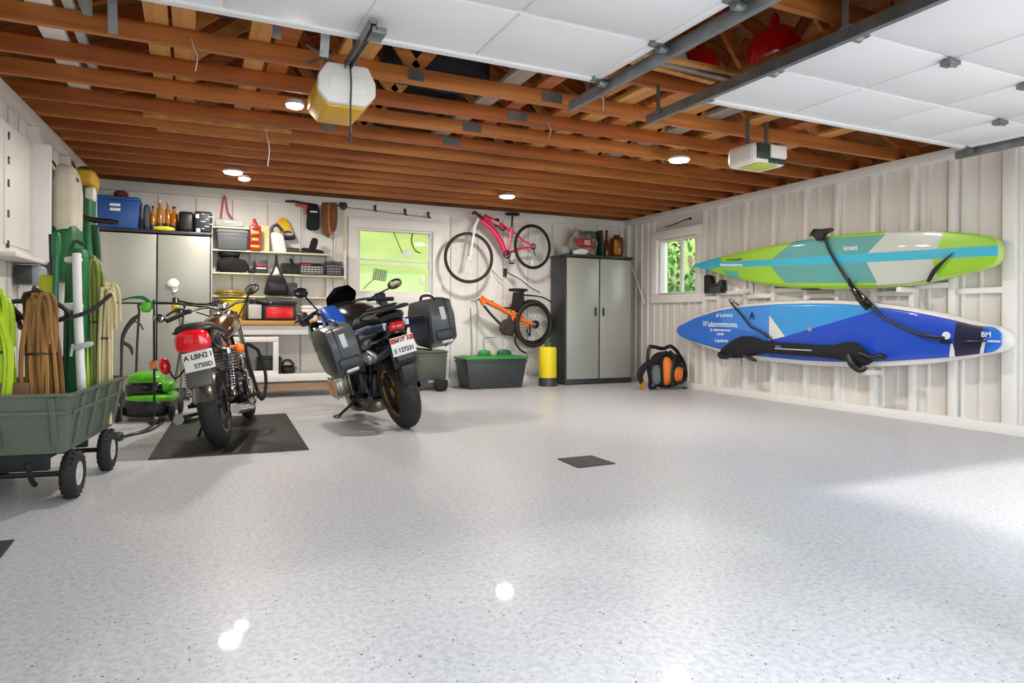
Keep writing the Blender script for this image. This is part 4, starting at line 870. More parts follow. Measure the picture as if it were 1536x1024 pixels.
b = B(); b.tube([P(4.40, .87, -.04), P(4.40, .70, -.05), P(4.34, .80, -.05)], .012, 6, smooth=3); b.lathe([(.015, -.02), (.06, -.01), (.06, .01), (.015, .02)], c=P(4.49, .87, -.04), rot=(R(90), 0, 0), n=20); obj('derailleur', b, dsteel, t)
t = thing('spare_wheel', 'loose bicycle wheel hung overlapping the rear wheel of the orange bicycle', 'bicycle wheel', (4.53, 8.86, .90))
wheel_parts('tyre', t, (0, 0, 0), .335, th=.024, tm=MATS['tyre_brown'], yaw=R(4))
b = B(); b.tube([(4.13, 8.9, 1.62), (4.25, 8.72, 1.52), (4.42, 8.70, 1.40), (4.60, 8.75, 1.33)], .007, 6, smooth=4); b.tube([(4.38, 8.9, 1.30), (4.6, 8.72, 1.27), (4.78, 8.74, 1.20)], .011, 6, smooth=4); b.box((4.13, 8.955, 1.62), (.05, .04, .12), bev=.005); b.box((4.40, 8.955, 1.30), (.05, .04, .12), bev=.005); b.cyl((4.43, 8.94, 1.36), (4.43, 8.94, 1.1), .006, n=6)
tag(obj('wall_hook', b, dsteel), 'dark wire wall hooks above the rear wheel of the orange bicycle', 'wall hook')
b = B(); b.tube([(4.21, 8.95, .76), (4.2, 8.72, .74), (4.18, 8.70, .62), (4.27, 8.70, .50), (4.36, 8.72, .46)], .014, 8, smooth=5); b.box((4.21, 8.96, .76), (.08, .03, .1), bev=.005)
tag(obj('wall_hook', b, black), 'black curved hook below the orange bicycle, just above the green lidded tote', 'wall hook')
b = B(); b.tube([(3.92, 8.95, 1.66), (4.0, 8.9, 1.55), (4.07, 8.9, 1.50)], .006, 6, smooth=3); tag(obj('lock_cable', b, grey), 'short grey cable stub on the wall between the two bicycles', 'cable')
b = B(); b.tube([(3.6, 8.96, 1.1), (3.62, 8.94, .5), (3.6, 8.95, .4)], .005, 6, smooth=3); tag(obj('lock_cable', b, grey), 'thin vertical cable on the wall left of the green lid tote top', 'cable')
b = B(); b.tube([(4.0, 8.95, .68), (3.8, 8.94, .66), (3.82, 8.94, .5)], .005, 6, smooth=4)
tag(obj('lock_cable', b, grey), 'thin grey cable dangling on the wall behind the orange bicycle', 'cable')

# ================= FLOOR THINGS ALONG THE BACK =================
t = tote('storage_tote', (3.77, 8.62, 0), (.90, .46), .40, mat('tote_dark', '#34393a', .45), 'dark storage tote with a bright green lid below the bicycles', lidm=mat('lid_green', '#2f8a3a', .4), tp=.86)
for k, (x, w_, m_, nm, lb) in enumerate(((3.67, .2, 'lid_green', 'garden_shoe', 'green rubber shoe on the tote lid, left one'), (3.97, .24, None, 'garden_shoe', 'dark teal rubber shoe on the tote lid, right one'))):
    t = thing(nm, lb, 'shoe', (x, 8.62, .439)); mm = MATS[m_] if m_ else mat('teal_dark', '#1f5a48', .4)
    b = B(); b.sup((0, 0, .04), (w_, .12, .08), e=(.7, .8), n=20, taper=(.2, .2)); obj('upper', b, mm, t)
    b = B(); b.box((0, 0, .008), (w_*.96, .11, .014), bev=.006); obj('sole', b, MATS['lid_green'], t)
t = thing('yellow_canister', 'tall yellow canister with a dark base beside the right cabinet', 'canister', (4.60, 8.50, 0))
b = B(); b.lathe([(.12, .10), (.125, .13), (.125, .52), (.115, .55), (.03, .56)], n=28); obj('body', b, yellow, t)
b = B(); b.lathe([(.13, 0), (.13, .09), (.125, .12), (.08, .12)], n=28); obj('base', b, dgrey, t)
b = B(); b.lathe([(.05, .55), (.05, .62), (.03, .64)], n=18); b.tube([(-.05, 0, .6), (0, 0, .66), (.06, 0, .6)], .01, 6, smooth=3); obj('cap', b, mat('cap_green', '#3c5a30', .5), t)
t = tote('storage_tote', (2.90, 8.72, .13), (.40, .38), .36, mat('tote_olive', '#4d5347', .45), 'dark olive lidded tote standing behind the right pannier of the blue motorcycle', tp=.93)
t = thing('low_trolley', 'low pale trolley carrying the dark olive tote', 'trolley', (2.90, 8.70, 0))
b = B(); b.box((0, 0, .115), (.46, .40, .025), bev=.005); obj('deck', b, lgrey, t)
for sx in (-1, 1):
    for sy in (-1, 1):
        b = B(); b.cyl((sx*.17-.015, sy*.15, .04), (sx*.17+.015, sy*.15, .04), .04, n=16); b.box((sx*.17, sy*.15, .085), (.04, .04, .035)); obj('caster', b, black, t)
bag('black_pouch', (2.96, 8.40, 0), (.20, .16, .16), blackc, 'small black pouch on the floor in front of the low trolley', 'pouch', e=(.8, .8), seed=9)
# backpack
t = thing('backpack_blower', 'orange and black backpack with a harness standing on the floor by the right wall', 'backpack', (5.93, 7.58, 0))
b = B(); b.sup((.02, 0, .26), (.48, .40, .50), e=(.75, .75), n=32, taper=(.1, .1)); obj('body', b, blackc, t)
b = B(); b.sup((-.06, -.09, .25), (.17, .26, .40), e=(.8, .8), n=24); b.sup((.10, -.12, .21), (.2, .2, .24), e=(.9, .9), n=24); lab(obj('front_panel', b, mat('pack_orange', '#e67a18', .5, bump=.2, bs=90), t), 'bright orange panels')
b = B(); b.tube([(-.02, -.21, .04), (-.04, -.225, .25), (.01, -.20, .42), (.03, -.1, .52)], .028, 8, smooth=5, flat=.4, up=(0, 1, 0)); b.tube([(.24, -.12, .1), (.25, -.14, .3), (.18, -.12, .46)], .028, 8, smooth=5, flat=.5); b.torus((.10, -.205, .21), .125, .014, rot=(R(90), 0, 0), n=28, k=6); obj('webbing', b, black, t)
b = B(); b.tube([(-.27, .02, .30), (-.26, 0, .55), (-.20, 0, .58), (-.02, 0, .55), (.12, 0, .58), (.26, 0, .46), (.28, 0, .30)], .026, 8, smooth=5); obj('top_frame', b, black, t)
b = B(); b.tube([(-.02, -.08, .50), (-.22, -.1, .40), (-.40, -.1, .32), (-.48, -.1, .20), (-.46, -.12, .10)], [.03, .04, .045, .045, .03], 10, smooth=5); b.tube([(-.30, -.02, .36), (-.28, -.06, .15), (-.27, -.05, .03), (-.18, -.05, .02)], .028, 8, smooth=5); obj('shoulder_strap', b, blackc, t)
b = B(); b.box((-.45, -.12, .07), (.05, .06, .11), bev=.01); lab(obj('buckle', b, amber, t), 'amber buckle')
b = B(); b.sup((-.20, -.07, .20), (.14, .14, .28), e=(.7, .7), n=18); lab(obj('mesh_pocket', b, mat('mesh_grey', '#6d7478', .7), t), 'grey mesh side pocket')
b = B(); b.tube([(.2, -.15, .012), (.35, -.2, .01), (.5-.16, -.35, .01), (.36, -.5, .01)], .012, 6, smooth=5); obj('hanging_strap', b, black, t)
# on the right cabinet
ZR = 1.889
t = thing('printed_sack', 'colourful printed sack slumped on the right cabinet', 'sack', (5.30, 8.745, ZR))
b = B(); b.sup((0, 0, .18), (.52, .26, .36), e=(.6, .6), n=30, jit=.05, seed=21, taper=(.15, .3)); obj('body', b, mat('sack_print', '#b9a99a', .6, col2='#4a4a48', vs=(7, 7, 9)), t)
b = B(); b.sup((-.02, -.12, .19), (.30, .06, .12), e=(.5, .6), n=18, jit=.02); lab(obj('front_print', b, mat('sack_red', '#b5303c', .5), t), 'red printed field')
text('lettering', 'ISS', .09, plate_w, t, Matrix.Translation((.0, -.16, .19)) @ Matrix.Rotation(R(90), 4, 'X'), bold=.002)
b = B(); b.sup((.12, -.06, .31), (.2, .1, .12), e=(.6, .7), n=18, jit=.03); lab(obj('top_fold', b, mat('sack_green', '#3f5a40', .6), t), 'green top fold')
bag('rag', (5.15, 8.535, ZR), (.26, .12, .08), mat('rag_white', '#dedcda', .8), 'white rag on the front edge of the right cabinet', 'cloth', jit=.04, seed=31)
bag('wire_spool', (4.95, 8.62, ZR), (.14, .12, .13), mat('spool_grey', '#8c8f92', .5), 'grey ribbed spool at the left end of the right cabinet', 'spool', e=(.4, .9), jit=.005)
b = B(); b.box((0, 0, .2), (.025, .18, .4), rot=(0, R(-4), 0), bev=.004); tag(obj('green_board', b, mat('forest_panel', '#24402e', .5), loc=(5.60, 8.72, ZR)), 'dark green board leaning at the right of the printed sack', 'board')
t = thing('brown_bottle', 'slim brown bottle between the green board and the amber jug', 'bottle', (5.71, 8.70, ZR))
b = B(); b.lathe([(.035, 0), (.04, .02), (.04, .2), (.018, .27), (.016, .38)], n=18); obj('glass_body', b, mat('brown_glass', '#5a3418', .15, coat=.4), t)
b = B(); b.cyl((0, 0, .38), (0, 0, .41), .019); obj('cap', b, black, t)
t = thing('amber_jug', 'rounded dark amber jug at the right end of the right cabinet', 'jug', (5.88, 8.68, ZR))
b = B(); b.sup((0, 0, .16), (.20, .18, .32), e=(.4, .6), n=26); obj('glass_body', b, mat('brown_glass2', '#6b3312', .15, coat=.5), t)
b = B(); b.sup((-.05, -.07, .15), (.09, .05, .24), e=(.4, .5), n=16, jit=.01); lab(obj('label_patch', b, mat('amber_label', '#c0862a', .5, col2='#7a4a16', vs=(30, 30, 30)), t), 'golden label')
b = B(); b.cyl((0, 0, .32), (0, 0, .345), .05); obj('cap', b, mat('brown_cap2', '#4a200e', .4), t)

# ================= FLOOR GRATES, MAT, CORD =================
def quad(b, pts, z0, z1):
    b.prism(pts, z0, z1, ax='z')
tag(obj('floor_mat', B().prism([(2.255, 4.02), (2.525, 4.02), (2.53, 3.735), (2.24, 3.725)], .001, .006, ax='z'), mat('drain_black', '#2b2b2d', .6, bump=.6, bs=220)), 'small square dark pad in the middle of the floor', 'floor pad')
tag(obj('floor_mat', B().prism([(-1.0, 3.50), (-.665, 3.49), (-.665, 3.25), (-1.0, 3.24)], .001, .006, ax='z'), MATS['drain_black']), 'small square dark pad cut off by the left edge of the view', 'floor pad')
t = thing('rubber_mat', 'black ribbed rubber mat under the left motorcycle', 'mat', (.3, 6.0, 0)); b = B(Matrix.Translation((-.3, -6.0, 0)))
c4 = [(-.245, 5.09), (.775, 5.02), (.855, 6.95), (-.13, 7.0)]
b.prism(c4, .001, .009, ax='z')
n_ = 62
for k in range(n_):
    t0, t1_ = (k+.15)/n_, (k+.65)/n_; e = lambda A, B_, s_: (A[0]+(B_[0]-A[0])*s_, A[1]+(B_[1]-A[1])*s_)
    a0, a1, c0, c1 = e(c4[0], c4[1], t0), e(c4[0], c4[1], t1_), e(c4[3], c4[2], t0), e(c4[3], c4[2], t1_)
    b.prism([a0, a1, c1, c0], .009, .013, ax='z')
obj('mat_sheet', b, mat('mat_rubber', '#2c2a29', .55), t)
b = B(); b.tube([(-.2, 7.0, .012), (-.27, 6.75, .01), (-.34, 6.35, .01), (-.46, 6.1, .012), (-.52, 5.98, .012)], .012, 6, smooth=6); b.tube([(-.21, 6.8, .01), (-.28, 6.4, .01), (-.35, 6.25, .01), (-.42, 6.18, .01)], .009, 6, smooth=6); b.sup((-.50, 6.0, .03), (.09, .12, .06), e=(.6, .6), n=12)
tag(obj('power_cord', b, black), 'black power cord and plug lying on the floor between cart and mat', 'cord')
# ================= MOTORCYCLES =================
def moto_wheel(t, name, x, Rr, wd, rimm, spokes=10, tm=None, tread=True):
    w0 = B(); n = 64; prof = []
    for j in range(15):                       # tyre cross-section, crown outwards
        a = math.pi*j/14; prof.append((Rr-wd*.62+wd*.62*math.sin(a)**.8, -wd/2*math.cos(a)))
    ri = Rr-wd*.66
    prof += [(ri-.005, wd*.38), (ri-.02, wd*.3), (ri-.02, -wd*.3), (ri-.005, -wd*.38)]
    rs = [[(x+r*math.cos(2*math.pi*i/n), y, Rr+r*math.sin(2*math.pi*i/n)) for (r, y) in prof] for i in range(n)]
    w0.rings(rs, loop=True); tr = obj(name, w0, tm or rubber, t)
    if tread:                                 # slanted tread grooves read as thin raised blocks
        b = B()
        for i in range(44):
            a = 2*math.pi*i/44
            for s_ in (-1, 1):
                p = []
                for q_ in (0.12, .45, .8):
                    th = math.asin(q_); r = Rr-wd*.62+wd*.62*math.cos(th)**.8+.001; aa = a+s_*.0+q_*.16
                    p.append((x+r*math.cos(aa), s_*wd/2*q_, Rr+r*math.sin(aa)))
                b.tube(p, .0028, 4)
        obj('tread', b, mat('tread_dark', '#0b0b0b', .8), tr)
    b = B()
    for y in (-wd*.36, wd*.36): b.torus((x, y, Rr), ri-.012, .012, rot=(R(90), 0, 0), n=56, k=6)
    b.rings([[(x+(ri-.022+.004*k2)*math.cos(2*math.pi*i/48), (-1 if k2 < 1 else 1)*wd*.36*(1 if k2 in (0, 1) else -1), Rr+(ri-.022+.004*k2)*math.sin(2*math.pi*i/48)) for k2 in range(2)] for i in range(48)], closed=False, loop=True)
    rm = obj('rim', b, rimm, tr)
    b = B()
    for i in range(spokes):
        a = 2*math.pi*i/spokes; s_ = .02*(1 if i % 2 else -1)
        b.tube([(x+.04*math.cos(a), s_, Rr+.04*math.sin(a)), (x+(ri-.015)*math.cos(a+.12), s_*.6, Rr+(ri-.015)*math.sin(a+.12))], [.011, .008], 6)
    b.cyl((x, -.06, Rr), (x, .06, Rr), .045, n=20); obj('hub', b, rimm, tr)
    b = B(); b.lathe([(.085, -.003), (.11, -.003), (.11, .003), (.085, .003), (.085, -.003)], c=(x, -.07, Rr), rot=(R(90), 0, 0), n=32); obj('brake_disc', b, dsteel, tr)
    return tr
def coil_spring(b, p0, p1, r, turns, wr, m=None):
    p0, p1 = Vector(p0), Vector(p1); d = (p1-p0); u = d.orthogonal().normalized(); v = d.normalized().cross(u); n = turns*10
    b.tube([p0+d*(i/n)+(u*math.cos(2*math.pi*i/10)+v*math.sin(2*math.pi*i/10))*r for i in range(n+1)], wr, 5, m=m)
def mirror_part(t, base, pts, c, d, rot, shell, glassm=mirror):
    b = B(); b.tube(pts, [.009]*len(pts), 8, smooth=5); b.sup(c, d, rot=rot, e=(.9, .8), n=24); m = obj('mirror', b, shell, t)
    b = B(Matrix.Translation(c) @ Euler(rot).to_matrix().to_4x4()); b.sup((-d[0]*.38, 0, 0), (d[0]*.35, d[1]*.88, d[2]*.86), e=(.9, .8), n=24); obj('mirror_glass', b, glassm, m)

t = thing('motorcycle', 'dark retro motorcycle with a big red tail light standing on the rubber mat', 'motorcycle', (.217, 5.394, .014), (R(-10.5), 0, R(78)))
moto_wheel(t, 'rear_tyre', 0, .315, .13, alloy); moto_wheel(t, 'front_tyre', 1.42, .315, .10, alloy, tread=False)
paint = mat('moto_paint', '#37342c', .22, metal=.3, coat=.6); paint2 = mat('tank_paint', '#5a3a1c', .2, metal=.3, coat=.7)
b = B(); b.band((0, 0, .315), .352, 60, 172, .15, .006, crown=.05, n=24); obj('rear_fender', b, paint, t)
b = B(); b.prism([(-.345, .47), (-.31, .60), (-.25, .62), (-.30, .46)], -.08, .08, bev=.012); lab(obj('mudguard_flap', b, mat('flap_grey', '#55524e', .45), t), 'dark grey mudguard flap')
b = B(); b.band((1.42, 0, .315), .345, 20, 150, .12, .005, crown=.04, n=20); obj('front_fender', b, chrome, t)
b = B()   # frame: backbone, downtube, swingarm, subframe
b.tube([(1.10, 0, .92), (.8, 0, .76), (.45, 0, .70), (-.1, 0, .72)], .022, 8, smooth=4)
for s_ in (-1, 1):
    b.tube([(1.08, .02*s_, .86), (.92, .07*s_, .52), (.82, .09*s_, .24), (.5, .11*s_, .2), (.38, .12*s_, .34), (.12, .11*s_, .68), (-.22, .09*s_, .72)], .014, 8, smooth=4)
    b.tube([(.40, .12*s_, .33), (.2, .11*s_, .33), (.0, .105*s_, .315)], .018, 8)
obj('frame', b, black, t)
for s_ in (-1, 1):
    b = B(); b.cyl((-.0, .135*s_, .34), (.055, .14*s_, .44), .022, n=14); b.cyl((.055, .14*s_, .44), (.10, .145*s_, .66), .010, n=10); b.cyl((.095, .145*s_, .64), (.10, .145*s_, .69), .032, n=14)
    sh = obj('shock_absorber', b, chrome, t)
    b = B(); coil_spring(b, (.02, .137*s_, .39), (.095, .145*s_, .65), .031, 13, .0065); obj('spring', b, chrome, sh)
b = B(); b.box((.66, 0, .37), (.30, .20, .24), bev=.04); b.lathe([(.085, -.15), (.10, -.12), (.10, .12), (.085, .15)], c=(.60, 0, .33), rot=(R(90), 0, 0), n=28); b.lathe([(.07, -.15), (.085, -.12), (.085, .12), (.07, .15)], c=(.80, 0, .34), rot=(R(90), 0, 0), n=28); obj('engine', b, dsteel, t)
b = B()
for k in range(7): b.box((.74, 0, .50+.026*k), (.17, .19, .010), rot=(0, R(12), 0), bev=.002)
b.box((.75, 0, .58), (.12, .13, .2), rot=(0, R(12), 0), bev=.01); obj('cylinder_fins', b, alloy, t)
b = B()
rs = []
for (x, z, wy, hz) in ((.48, .80, .03, .03), (.54, .81, .09, .06), (.66, .84, .125, .095), (.82, .87, .145, .11), (.96, .88, .14, .10), (1.04, .88, .09, .07), (1.08, .88, .03, .03)):
    rs.append([(x, wy*math.cos(2*math.pi*j/20), z+hz*math.copysign(abs(math.sin(2*math.pi*j/20))**.9, math.sin(2*math.pi*j/20))) for j in range(20)])
b.rings(rs); tk = obj('fuel_tank', b, paint2, t)
b = B(); b.lathe([(.035, 0), (.035, .015), (.02, .02)], c=(.82, 0, .975), n=18); obj('filler_cap', b, chrome, tk)
b = B()
rs = []
for (x, z, wy, hz) in ((-.26, .86, .06, .03), (-.22, .865, .12, .045), (-.05, .855, .135, .05), (.15, .83, .14, .05), (.32, .81, .13, .05), (.46, .815, .09, .045), (.52, .82, .05, .03)):
    rs.append([(x, wy*math.copysign(abs(math.cos(2*math.pi*j/20))**.6, math.cos(2*math.pi*j/20)), z+hz*math.sin(2*math.pi*j/20)) for j in range(20)])
b.rings(rs); obj('seat', b, mat('seat_leather', '#211d1a', .55), t)
for s_ in (-1, 1):
    b = B(); b.sup((.02, .115*s_, .755), (.56, .07, .15), e=(.8, .9), n=24, rot=(0, R(8), 0)); obj('side_panel', b, paint, t)
    b = B(); b.tube([(-.26, .0, .80), (-.25, .10*s_, .80), (-.05, .155*s_, .80), (.12, .155*s_, .73), (.18, .14*s_, .70)], .010, 8, smooth=5); obj('grab_rail', b, chrome, t)
b = B(); b.sup((-.285, 0, .785), (.12, .245, .15), e=(.6, .7), n=28, taper=(0, .15)); obj('tail_light', b, redl, t)
b = B(); b.box((-.25, 0, .70), (.08, .15, .05), bev=.012); b.sup((-.24, 0, .855), (.14, .26, .035), e=(.7, .8), n=20); obj('tail_light_housing', b, black, t)
b = B(); b.box((-.295, .0, .725), (.02, .05, .02), bev=.004); obj('plate_light', b, lgrey, t)
MP = Matrix.Translation((-.315, -.02, .645)) @ Matrix.Rotation(R(8), 4, 'Y') @ Matrix.Rotation(R(-3), 4, 'X')
b = B(MP); b.box((0, 0, 0), (.006, .195, .135), bev=.002); pl = obj('license_plate', b, plate_w, t)
MT = MP @ Matrix.Translation((-.0045, 0, 0)) @ Matrix.Rotation(R(-90), 4, 'Z') @ Matrix.Rotation(R(90), 4, 'X')
text('plate_text', 'A LBN2 I', .048, ink, pl, MT @ Matrix.Translation((-.0, .028, 0)), sx=1.0, bold=.0012)
text('plate_text', 'STSISD', .042, ink, pl, MT @ Matrix.Translation((.025, -.037, 0)), sx=.95, bold=.0012)
for s_, mm in ((-1, orange), (1, redl)):
    dx = .26 if s_ < 0 else -.02
    b = B(); b.tube([(dx-.05, .10*s_, .70), (dx, .19*s_, .69)], .009, 6) if s_ < 0 else None
    yy = .20*s_ if s_ < 0 else .27
    b.sup((dx, yy, .67 if s_ < 0 else .64), (.09, .075, .085 if s_ < 0 else .12), e=(.9, .9), n=18); 
    lab(obj('turn_signal', b, mm, t), 'orange lens' if s_ < 0 else 'red lens')
b = B(); b.tube([(0, .25, .60), (.0, .22, .54), (.03, .15, .60), (.1, .13, .66)], .007, 6, smooth=5); obj('signal_stalk', b, black, t)
b = B()
for s_ in (-1, 1): b.tube([(1.42, .075*s_, .315), (1.22, .085*s_, .82), (1.16, .085*s_, .98)], [.022, .02, .018], 10)
obj('fork', b, chrome, t)
b = B(); b.lathe([(.005, 0), (.06, .02), (.085, .07), (.088, .10), (.08, .11)], c=(1.20, 0, .93), rot=(0, R(90), 0), n=28); b.lathe([(.03, 0), (.045, .01), (.045, .05), (.03, .06)], c=(1.16, 0, 1.02), n=20); obj('headlight', b, chrome, t)
b = B(); b.tube([(.86, .40, .99), (.98, .33, 1.03), (1.08, .14, 1.06), (1.10, 0, 1.02), (1.08, -.14, 1.06), (.98, -.33, 1.03), (.86, -.40, .99)], .012, 8, smooth=5); hb = obj('handlebar', b, chrome, t)
for s_ in (-1, 1):
    b = B(); b.cyl((.98, .31*s_, 1.03), (.86, .41*s_, .99), .019, n=12); obj('grip', b, rubber, hb)
    b = B(); b.tube([(1.03, .24*s_, 1.04), (1.05, .30*s_, 1.03), (.97, .42*s_, 1.0)], .007, 6, smooth=4); b.box((1.01, .27*s_, 1.045), (.05, .06, .04), bev=.01); obj('brake_lever', b, dsteel, hb)
mirror_part(t, hb, [(1.02, -.20, 1.05), (1.03, -.23, 1.09), (1.0, -.25, 1.12)], (1.0, -.28, 1.15), (.035, .13, .085), (R(-22), 0, R(-8)), black)
mirror_part(t, hb, [(1.02, .26, 1.05), (1.02, .34, 1.08), (1.0, .44, 1.04)], (1.0, .50, 1.03), (.035, .10, .075), (R(15), 0, R(8)), mat('mirror_back', '#2c2d26', .5))
for s_ in (-1, 1):
    b = B(); b.tube([(.84, .09*s_, .52), (.95, .12*s_, .40), (.86, .15*s_, .22), (.5, .17*s_, .19), (.2, .18*s_, .22)], [.02, .02, .022, .024, .035], 12, smooth=5); b.tube([(.2, .18*s_, .22), (-.05, .185*s_, .245), (-.28, .185*s_, .27)], [.035, .042, .035], 14); obj('exhaust_pipe', b, chrome, t)
for s_ in (-1, 1): b = B(); b.cyl((.42, .14*s_, .28), (.40, .27*s_, .29), .016, n=10); obj('foot_peg', b, rubber, t)
b = B(); b.lathe([(.02, -.012), (.14, -.012), (.155, 0), (.14, .012), (.02, .012)], c=(.60, -.165, .34), rot=(R(90), 0, 0), n=32); b.lathe([(.02, 0), (.08, -.0), (.08, .012), (.02, .016)], c=(.60, -.175, .34), rot=(R(90), 0, 0), n=28); obj('clutch_cover', b, chrome, t)
b = B(); b.tube([(.45, .12, .22), (.43, .21, .10), (.46, .305, -.045)], [.013, .012, .012], 8); b.sup((.47, .31, -.035), (.08, .04, .02), e=(.6, .8), n=12); obj('side_stand', b, black, t)
b = B(); b.tube([(.96, -.24, .62), (1.0, -.26, .42), (.94, -.24, .26), (.84, -.2, .22), (.86, -.16, .66), (.96, -.24, .62)], .014, 8, smooth=5); obj('crash_bar', b, black, t)
b = B(); b.tube([(1.0, .2, 1.03), (1.15, .1, .95), (1.0, .05, .80), (.9, .03, .72)], .006, 6, smooth=4); b.tube([(1.0, -.2, 1.03), (1.17, -.1, .93), (1.05, -.05, .78)], .006, 6, smooth=4); obj('cables', b, black, t)

t = thing('motorcycle', 'blue and black touring motorcycle with two grey panniers', 'motorcycle', (1.716, 5.711, .003), (R(-15), 0, R(94)))
moto_wheel(t, 'rear_tyre', 0, .33, .18, gold, spokes=10, tm=mat('tyre_black', '#1f1d1b', .65)); moto_wheel(t, 'front_tyre', 1.52, .33, .12, gold, tread=False)
b = B()
b.tube([(1.18, 0, .98), (.9, 0, .78), (.5, 0, .66), (.35, 0, .40)], .03, 8, smooth=4)
for s_ in (-1, 1): b.tube([(1.15, .03*s_, .9), (1.0, .13*s_, .5), (.6, .13*s_, .24), (.38, .11*s_, .38), (.2, .1*s_, .66), (-.25, .09*s_, .80)], .016, 8, smooth=4)
obj('frame', b, black, t)
b = B(); b.tube([(.42, -.10, .38), (.2, -.13, .36), (0, -.13, .33)], [.045, .05, .06], 12, smooth=4); b.sup((0, -.10, .33), (.2, .11, .2), e=(.9, .9), n=18); obj('swingarm', b, mat('drive_black', '#1a1918', .35, metal=.4), t)
b = B(); b.cyl((.16, .03, .36), (.26, .03, .66), .028, n=14); sh = obj('shock_absorber', b, black, t)
b = B(); coil_spring(b, (.17, .03, .39), (.255, .03, .64), .048, 7, .009); obj('spring', b, dsteel, sh)
b = B(); b.sup((.82, 0, .40), (.42, .34, .34), e=(.7, .7), n=24); b.box((.55, 0, .36), (.26, .24, .24), bev=.05); obj('engine', b, dsteel, t)
for s_ in (-1, 1):
    b = B(); b.box((.85, .26*s_, .38), (.20, .16, .17), bev=.03)
    for k in range(5): b.box((.85, (.20+.035*k)*s_, .38), (.23, .008, .20), bev=.002)
    cy = obj('cylinder_head', b, alloy, t)
    b = B(); b.box((.85, .345*s_, .38), (.19, .04, .16), bev=.02); lab(obj('valve_cover', b, mat('tan_cover', '#c08a5c', .35, metal=.3), cy), 'tan valve cover')
b = B(); b.sup((.72, .02, .17), (.62, .32, .14), e=(.5, .6), n=24); b.sup((.95, .05, .2), (.30, .34, .22), e=(.6, .7), n=24, rot=(0, R(-20), 0)); lab(obj('skid_plate', b, mat('skid_bronze', '#8a7a64', .3, metal=.6), t), 'bronze skid plate')
b = B(); b.tube([(.85, .2, .28), (.7, .2, .16), (.4, .18, .2), (.2, .2, .3)], .024, 10, smooth=5); b.tube([(.25, -.17, .24), (.1, -.2, .30), (-.12, -.2, .36)], [.03, .04, .04], 14, smooth=3); obj('exhaust', b, dsteel, t)
def loft(b, sec, e=.8, n=22):
    rs = []
    for (x, y, z, wy, hz) in sec:
        rs.append([(x, y+wy*math.copysign(abs(math.cos(2*math.pi*j/n))**e, math.cos(2*math.pi*j/n)), z+hz*math.copysign(abs(math.sin(2*math.pi*j/n))**e, math.sin(2*math.pi*j/n))) for j in range(n)])
    b.rings(rs)
b = B(); loft(b, [(-.36, 0, .90, .05, .04), (-.32, 0, .90, .10, .08), (-.15, 0, .87, .15, .11), (.1, 0, .83, .16, .12), (.3, 0, .80, .15, .11), (.42, 0, .8, .1, .07)]); obj('tail_fairing', b, mat('tail_black', '#15171b', .18, metal=.3, coat=.6), t)
for s_ in (-1, 1):
    b = B(); loft(b, [(-.33, .085*s_, .93, .02, .03), (-.1, .15*s_, .91, .03, .045), (.2, .165*s_, .87, .035, .05), (.42, .16*s_, .86, .02, .03)]); lab(obj('tail_trim', b, mat('blue_grey', '#5c6b85', .25, metal=.5, coat=.5), t), 'blue-grey side trim')
b = B(); loft(b, [(.45, 0, .90, .09, .08), (.52, 0, .93, .15, .12), (.68, 0, .96, .20, .15), (.86, 0, .98, .20, .15), (1.0, 0, .98, .15, .12), (1.06, 0, .98, .08, .08)]); obj('fuel_tank', b, mat('tank_black', '#17181a', .25, coat=.5), t)
for s_ in (-1, 1):
    b = B(); b.prism([(.50, .74), (.54, 1.02), (.80, 1.15), (1.02, 1.13), (1.10, 1.0), (1.0, .80), (.78, .66)] if s_ > 0 else [(.50, .70), (.56, .90), (.90, .98), (1.10, .9), (1.0, .76), (.78, .66)], .13*s_, .28*s_, bev=.04); lab(obj('side_fairing', b, bluem, t), 'bright metallic blue side fairing')
    b = B(); b.prism([(1.06, .72), (1.16, .98), (1.22, 1.02), (1.32, .92), (1.2, .70)], .21*s_, .34*s_, bev=.02); obj('radiator_cover', b, blackg, t)
b = B(); loft(b, [(-.28, 0, .985, .10, .03), (-.2, 0, .99, .14, .045), (0, 0, .965, .15, .05), (.2, 0, .955, .16, .05), (.36, 0, .93, .16, .05), (.5, 0, .95, .10, .05), (.54, 0, .97, .05, .03)], e=.7); obj('seat', b, mat('seat_black', '#131314', .7, bump=.2, bs=80), t)
b = B()
for s_ in (-1, 1): b.tube([(.12, .14*s_, 1.0), (-.1, .16*s_, 1.05), (-.34, .14*s_, 1.06), (-.38, 0, 1.06)], .012, 8, smooth=4)
b.box((-.22, 0, 1.055), (.26, .22, .02), bev=.008); b.box((-.10, 0, 1.075), (.05, .26, .02), bev=.006); obj('luggage_rack', b, black, t)
b = B(); b.sup((-.345, -.0, .915), (.09, .17, .09), e=(.8, .7), n=24, taper=(0, .3)); obj('tail_light', b, mat('lens_dark_red', '#b0141c', .15, coat=.5), t)
b = B(); b.prism([(-.30, .84), (-.40, .80), (-.425, .64), (-.38, .58), (-.30, .56), (-.27, .66)], -.085, .085, bev=.015); obj('plate_bracket', b, black, t)
MP = Matrix.Translation((-.43, .01, .76)) @ Matrix.Rotation(R(-3), 4, 'Y')
b = B(MP); b.box((.004, 0, 0), (.006, .20, .15), bev=.002); pl = obj('license_plate', b, plate_w, t)
b = B(MP); b.box((.0, 0, .050), (.005, .196, .042)); lab(obj('plate_band', b, mat('plate_red', '#c42028', .4), pl), 'red band')
MT = MP @ Matrix.Translation((-.0045, 0, 0)) @ Matrix.Rotation(R(-90), 4, 'Z') @ Matrix.Rotation(R(90), 4, 'X')
b = B(MP); b.box((-.001, -.0, .045), (.005, .13, .036)); obj('plate_text', b, plate_w, pl)
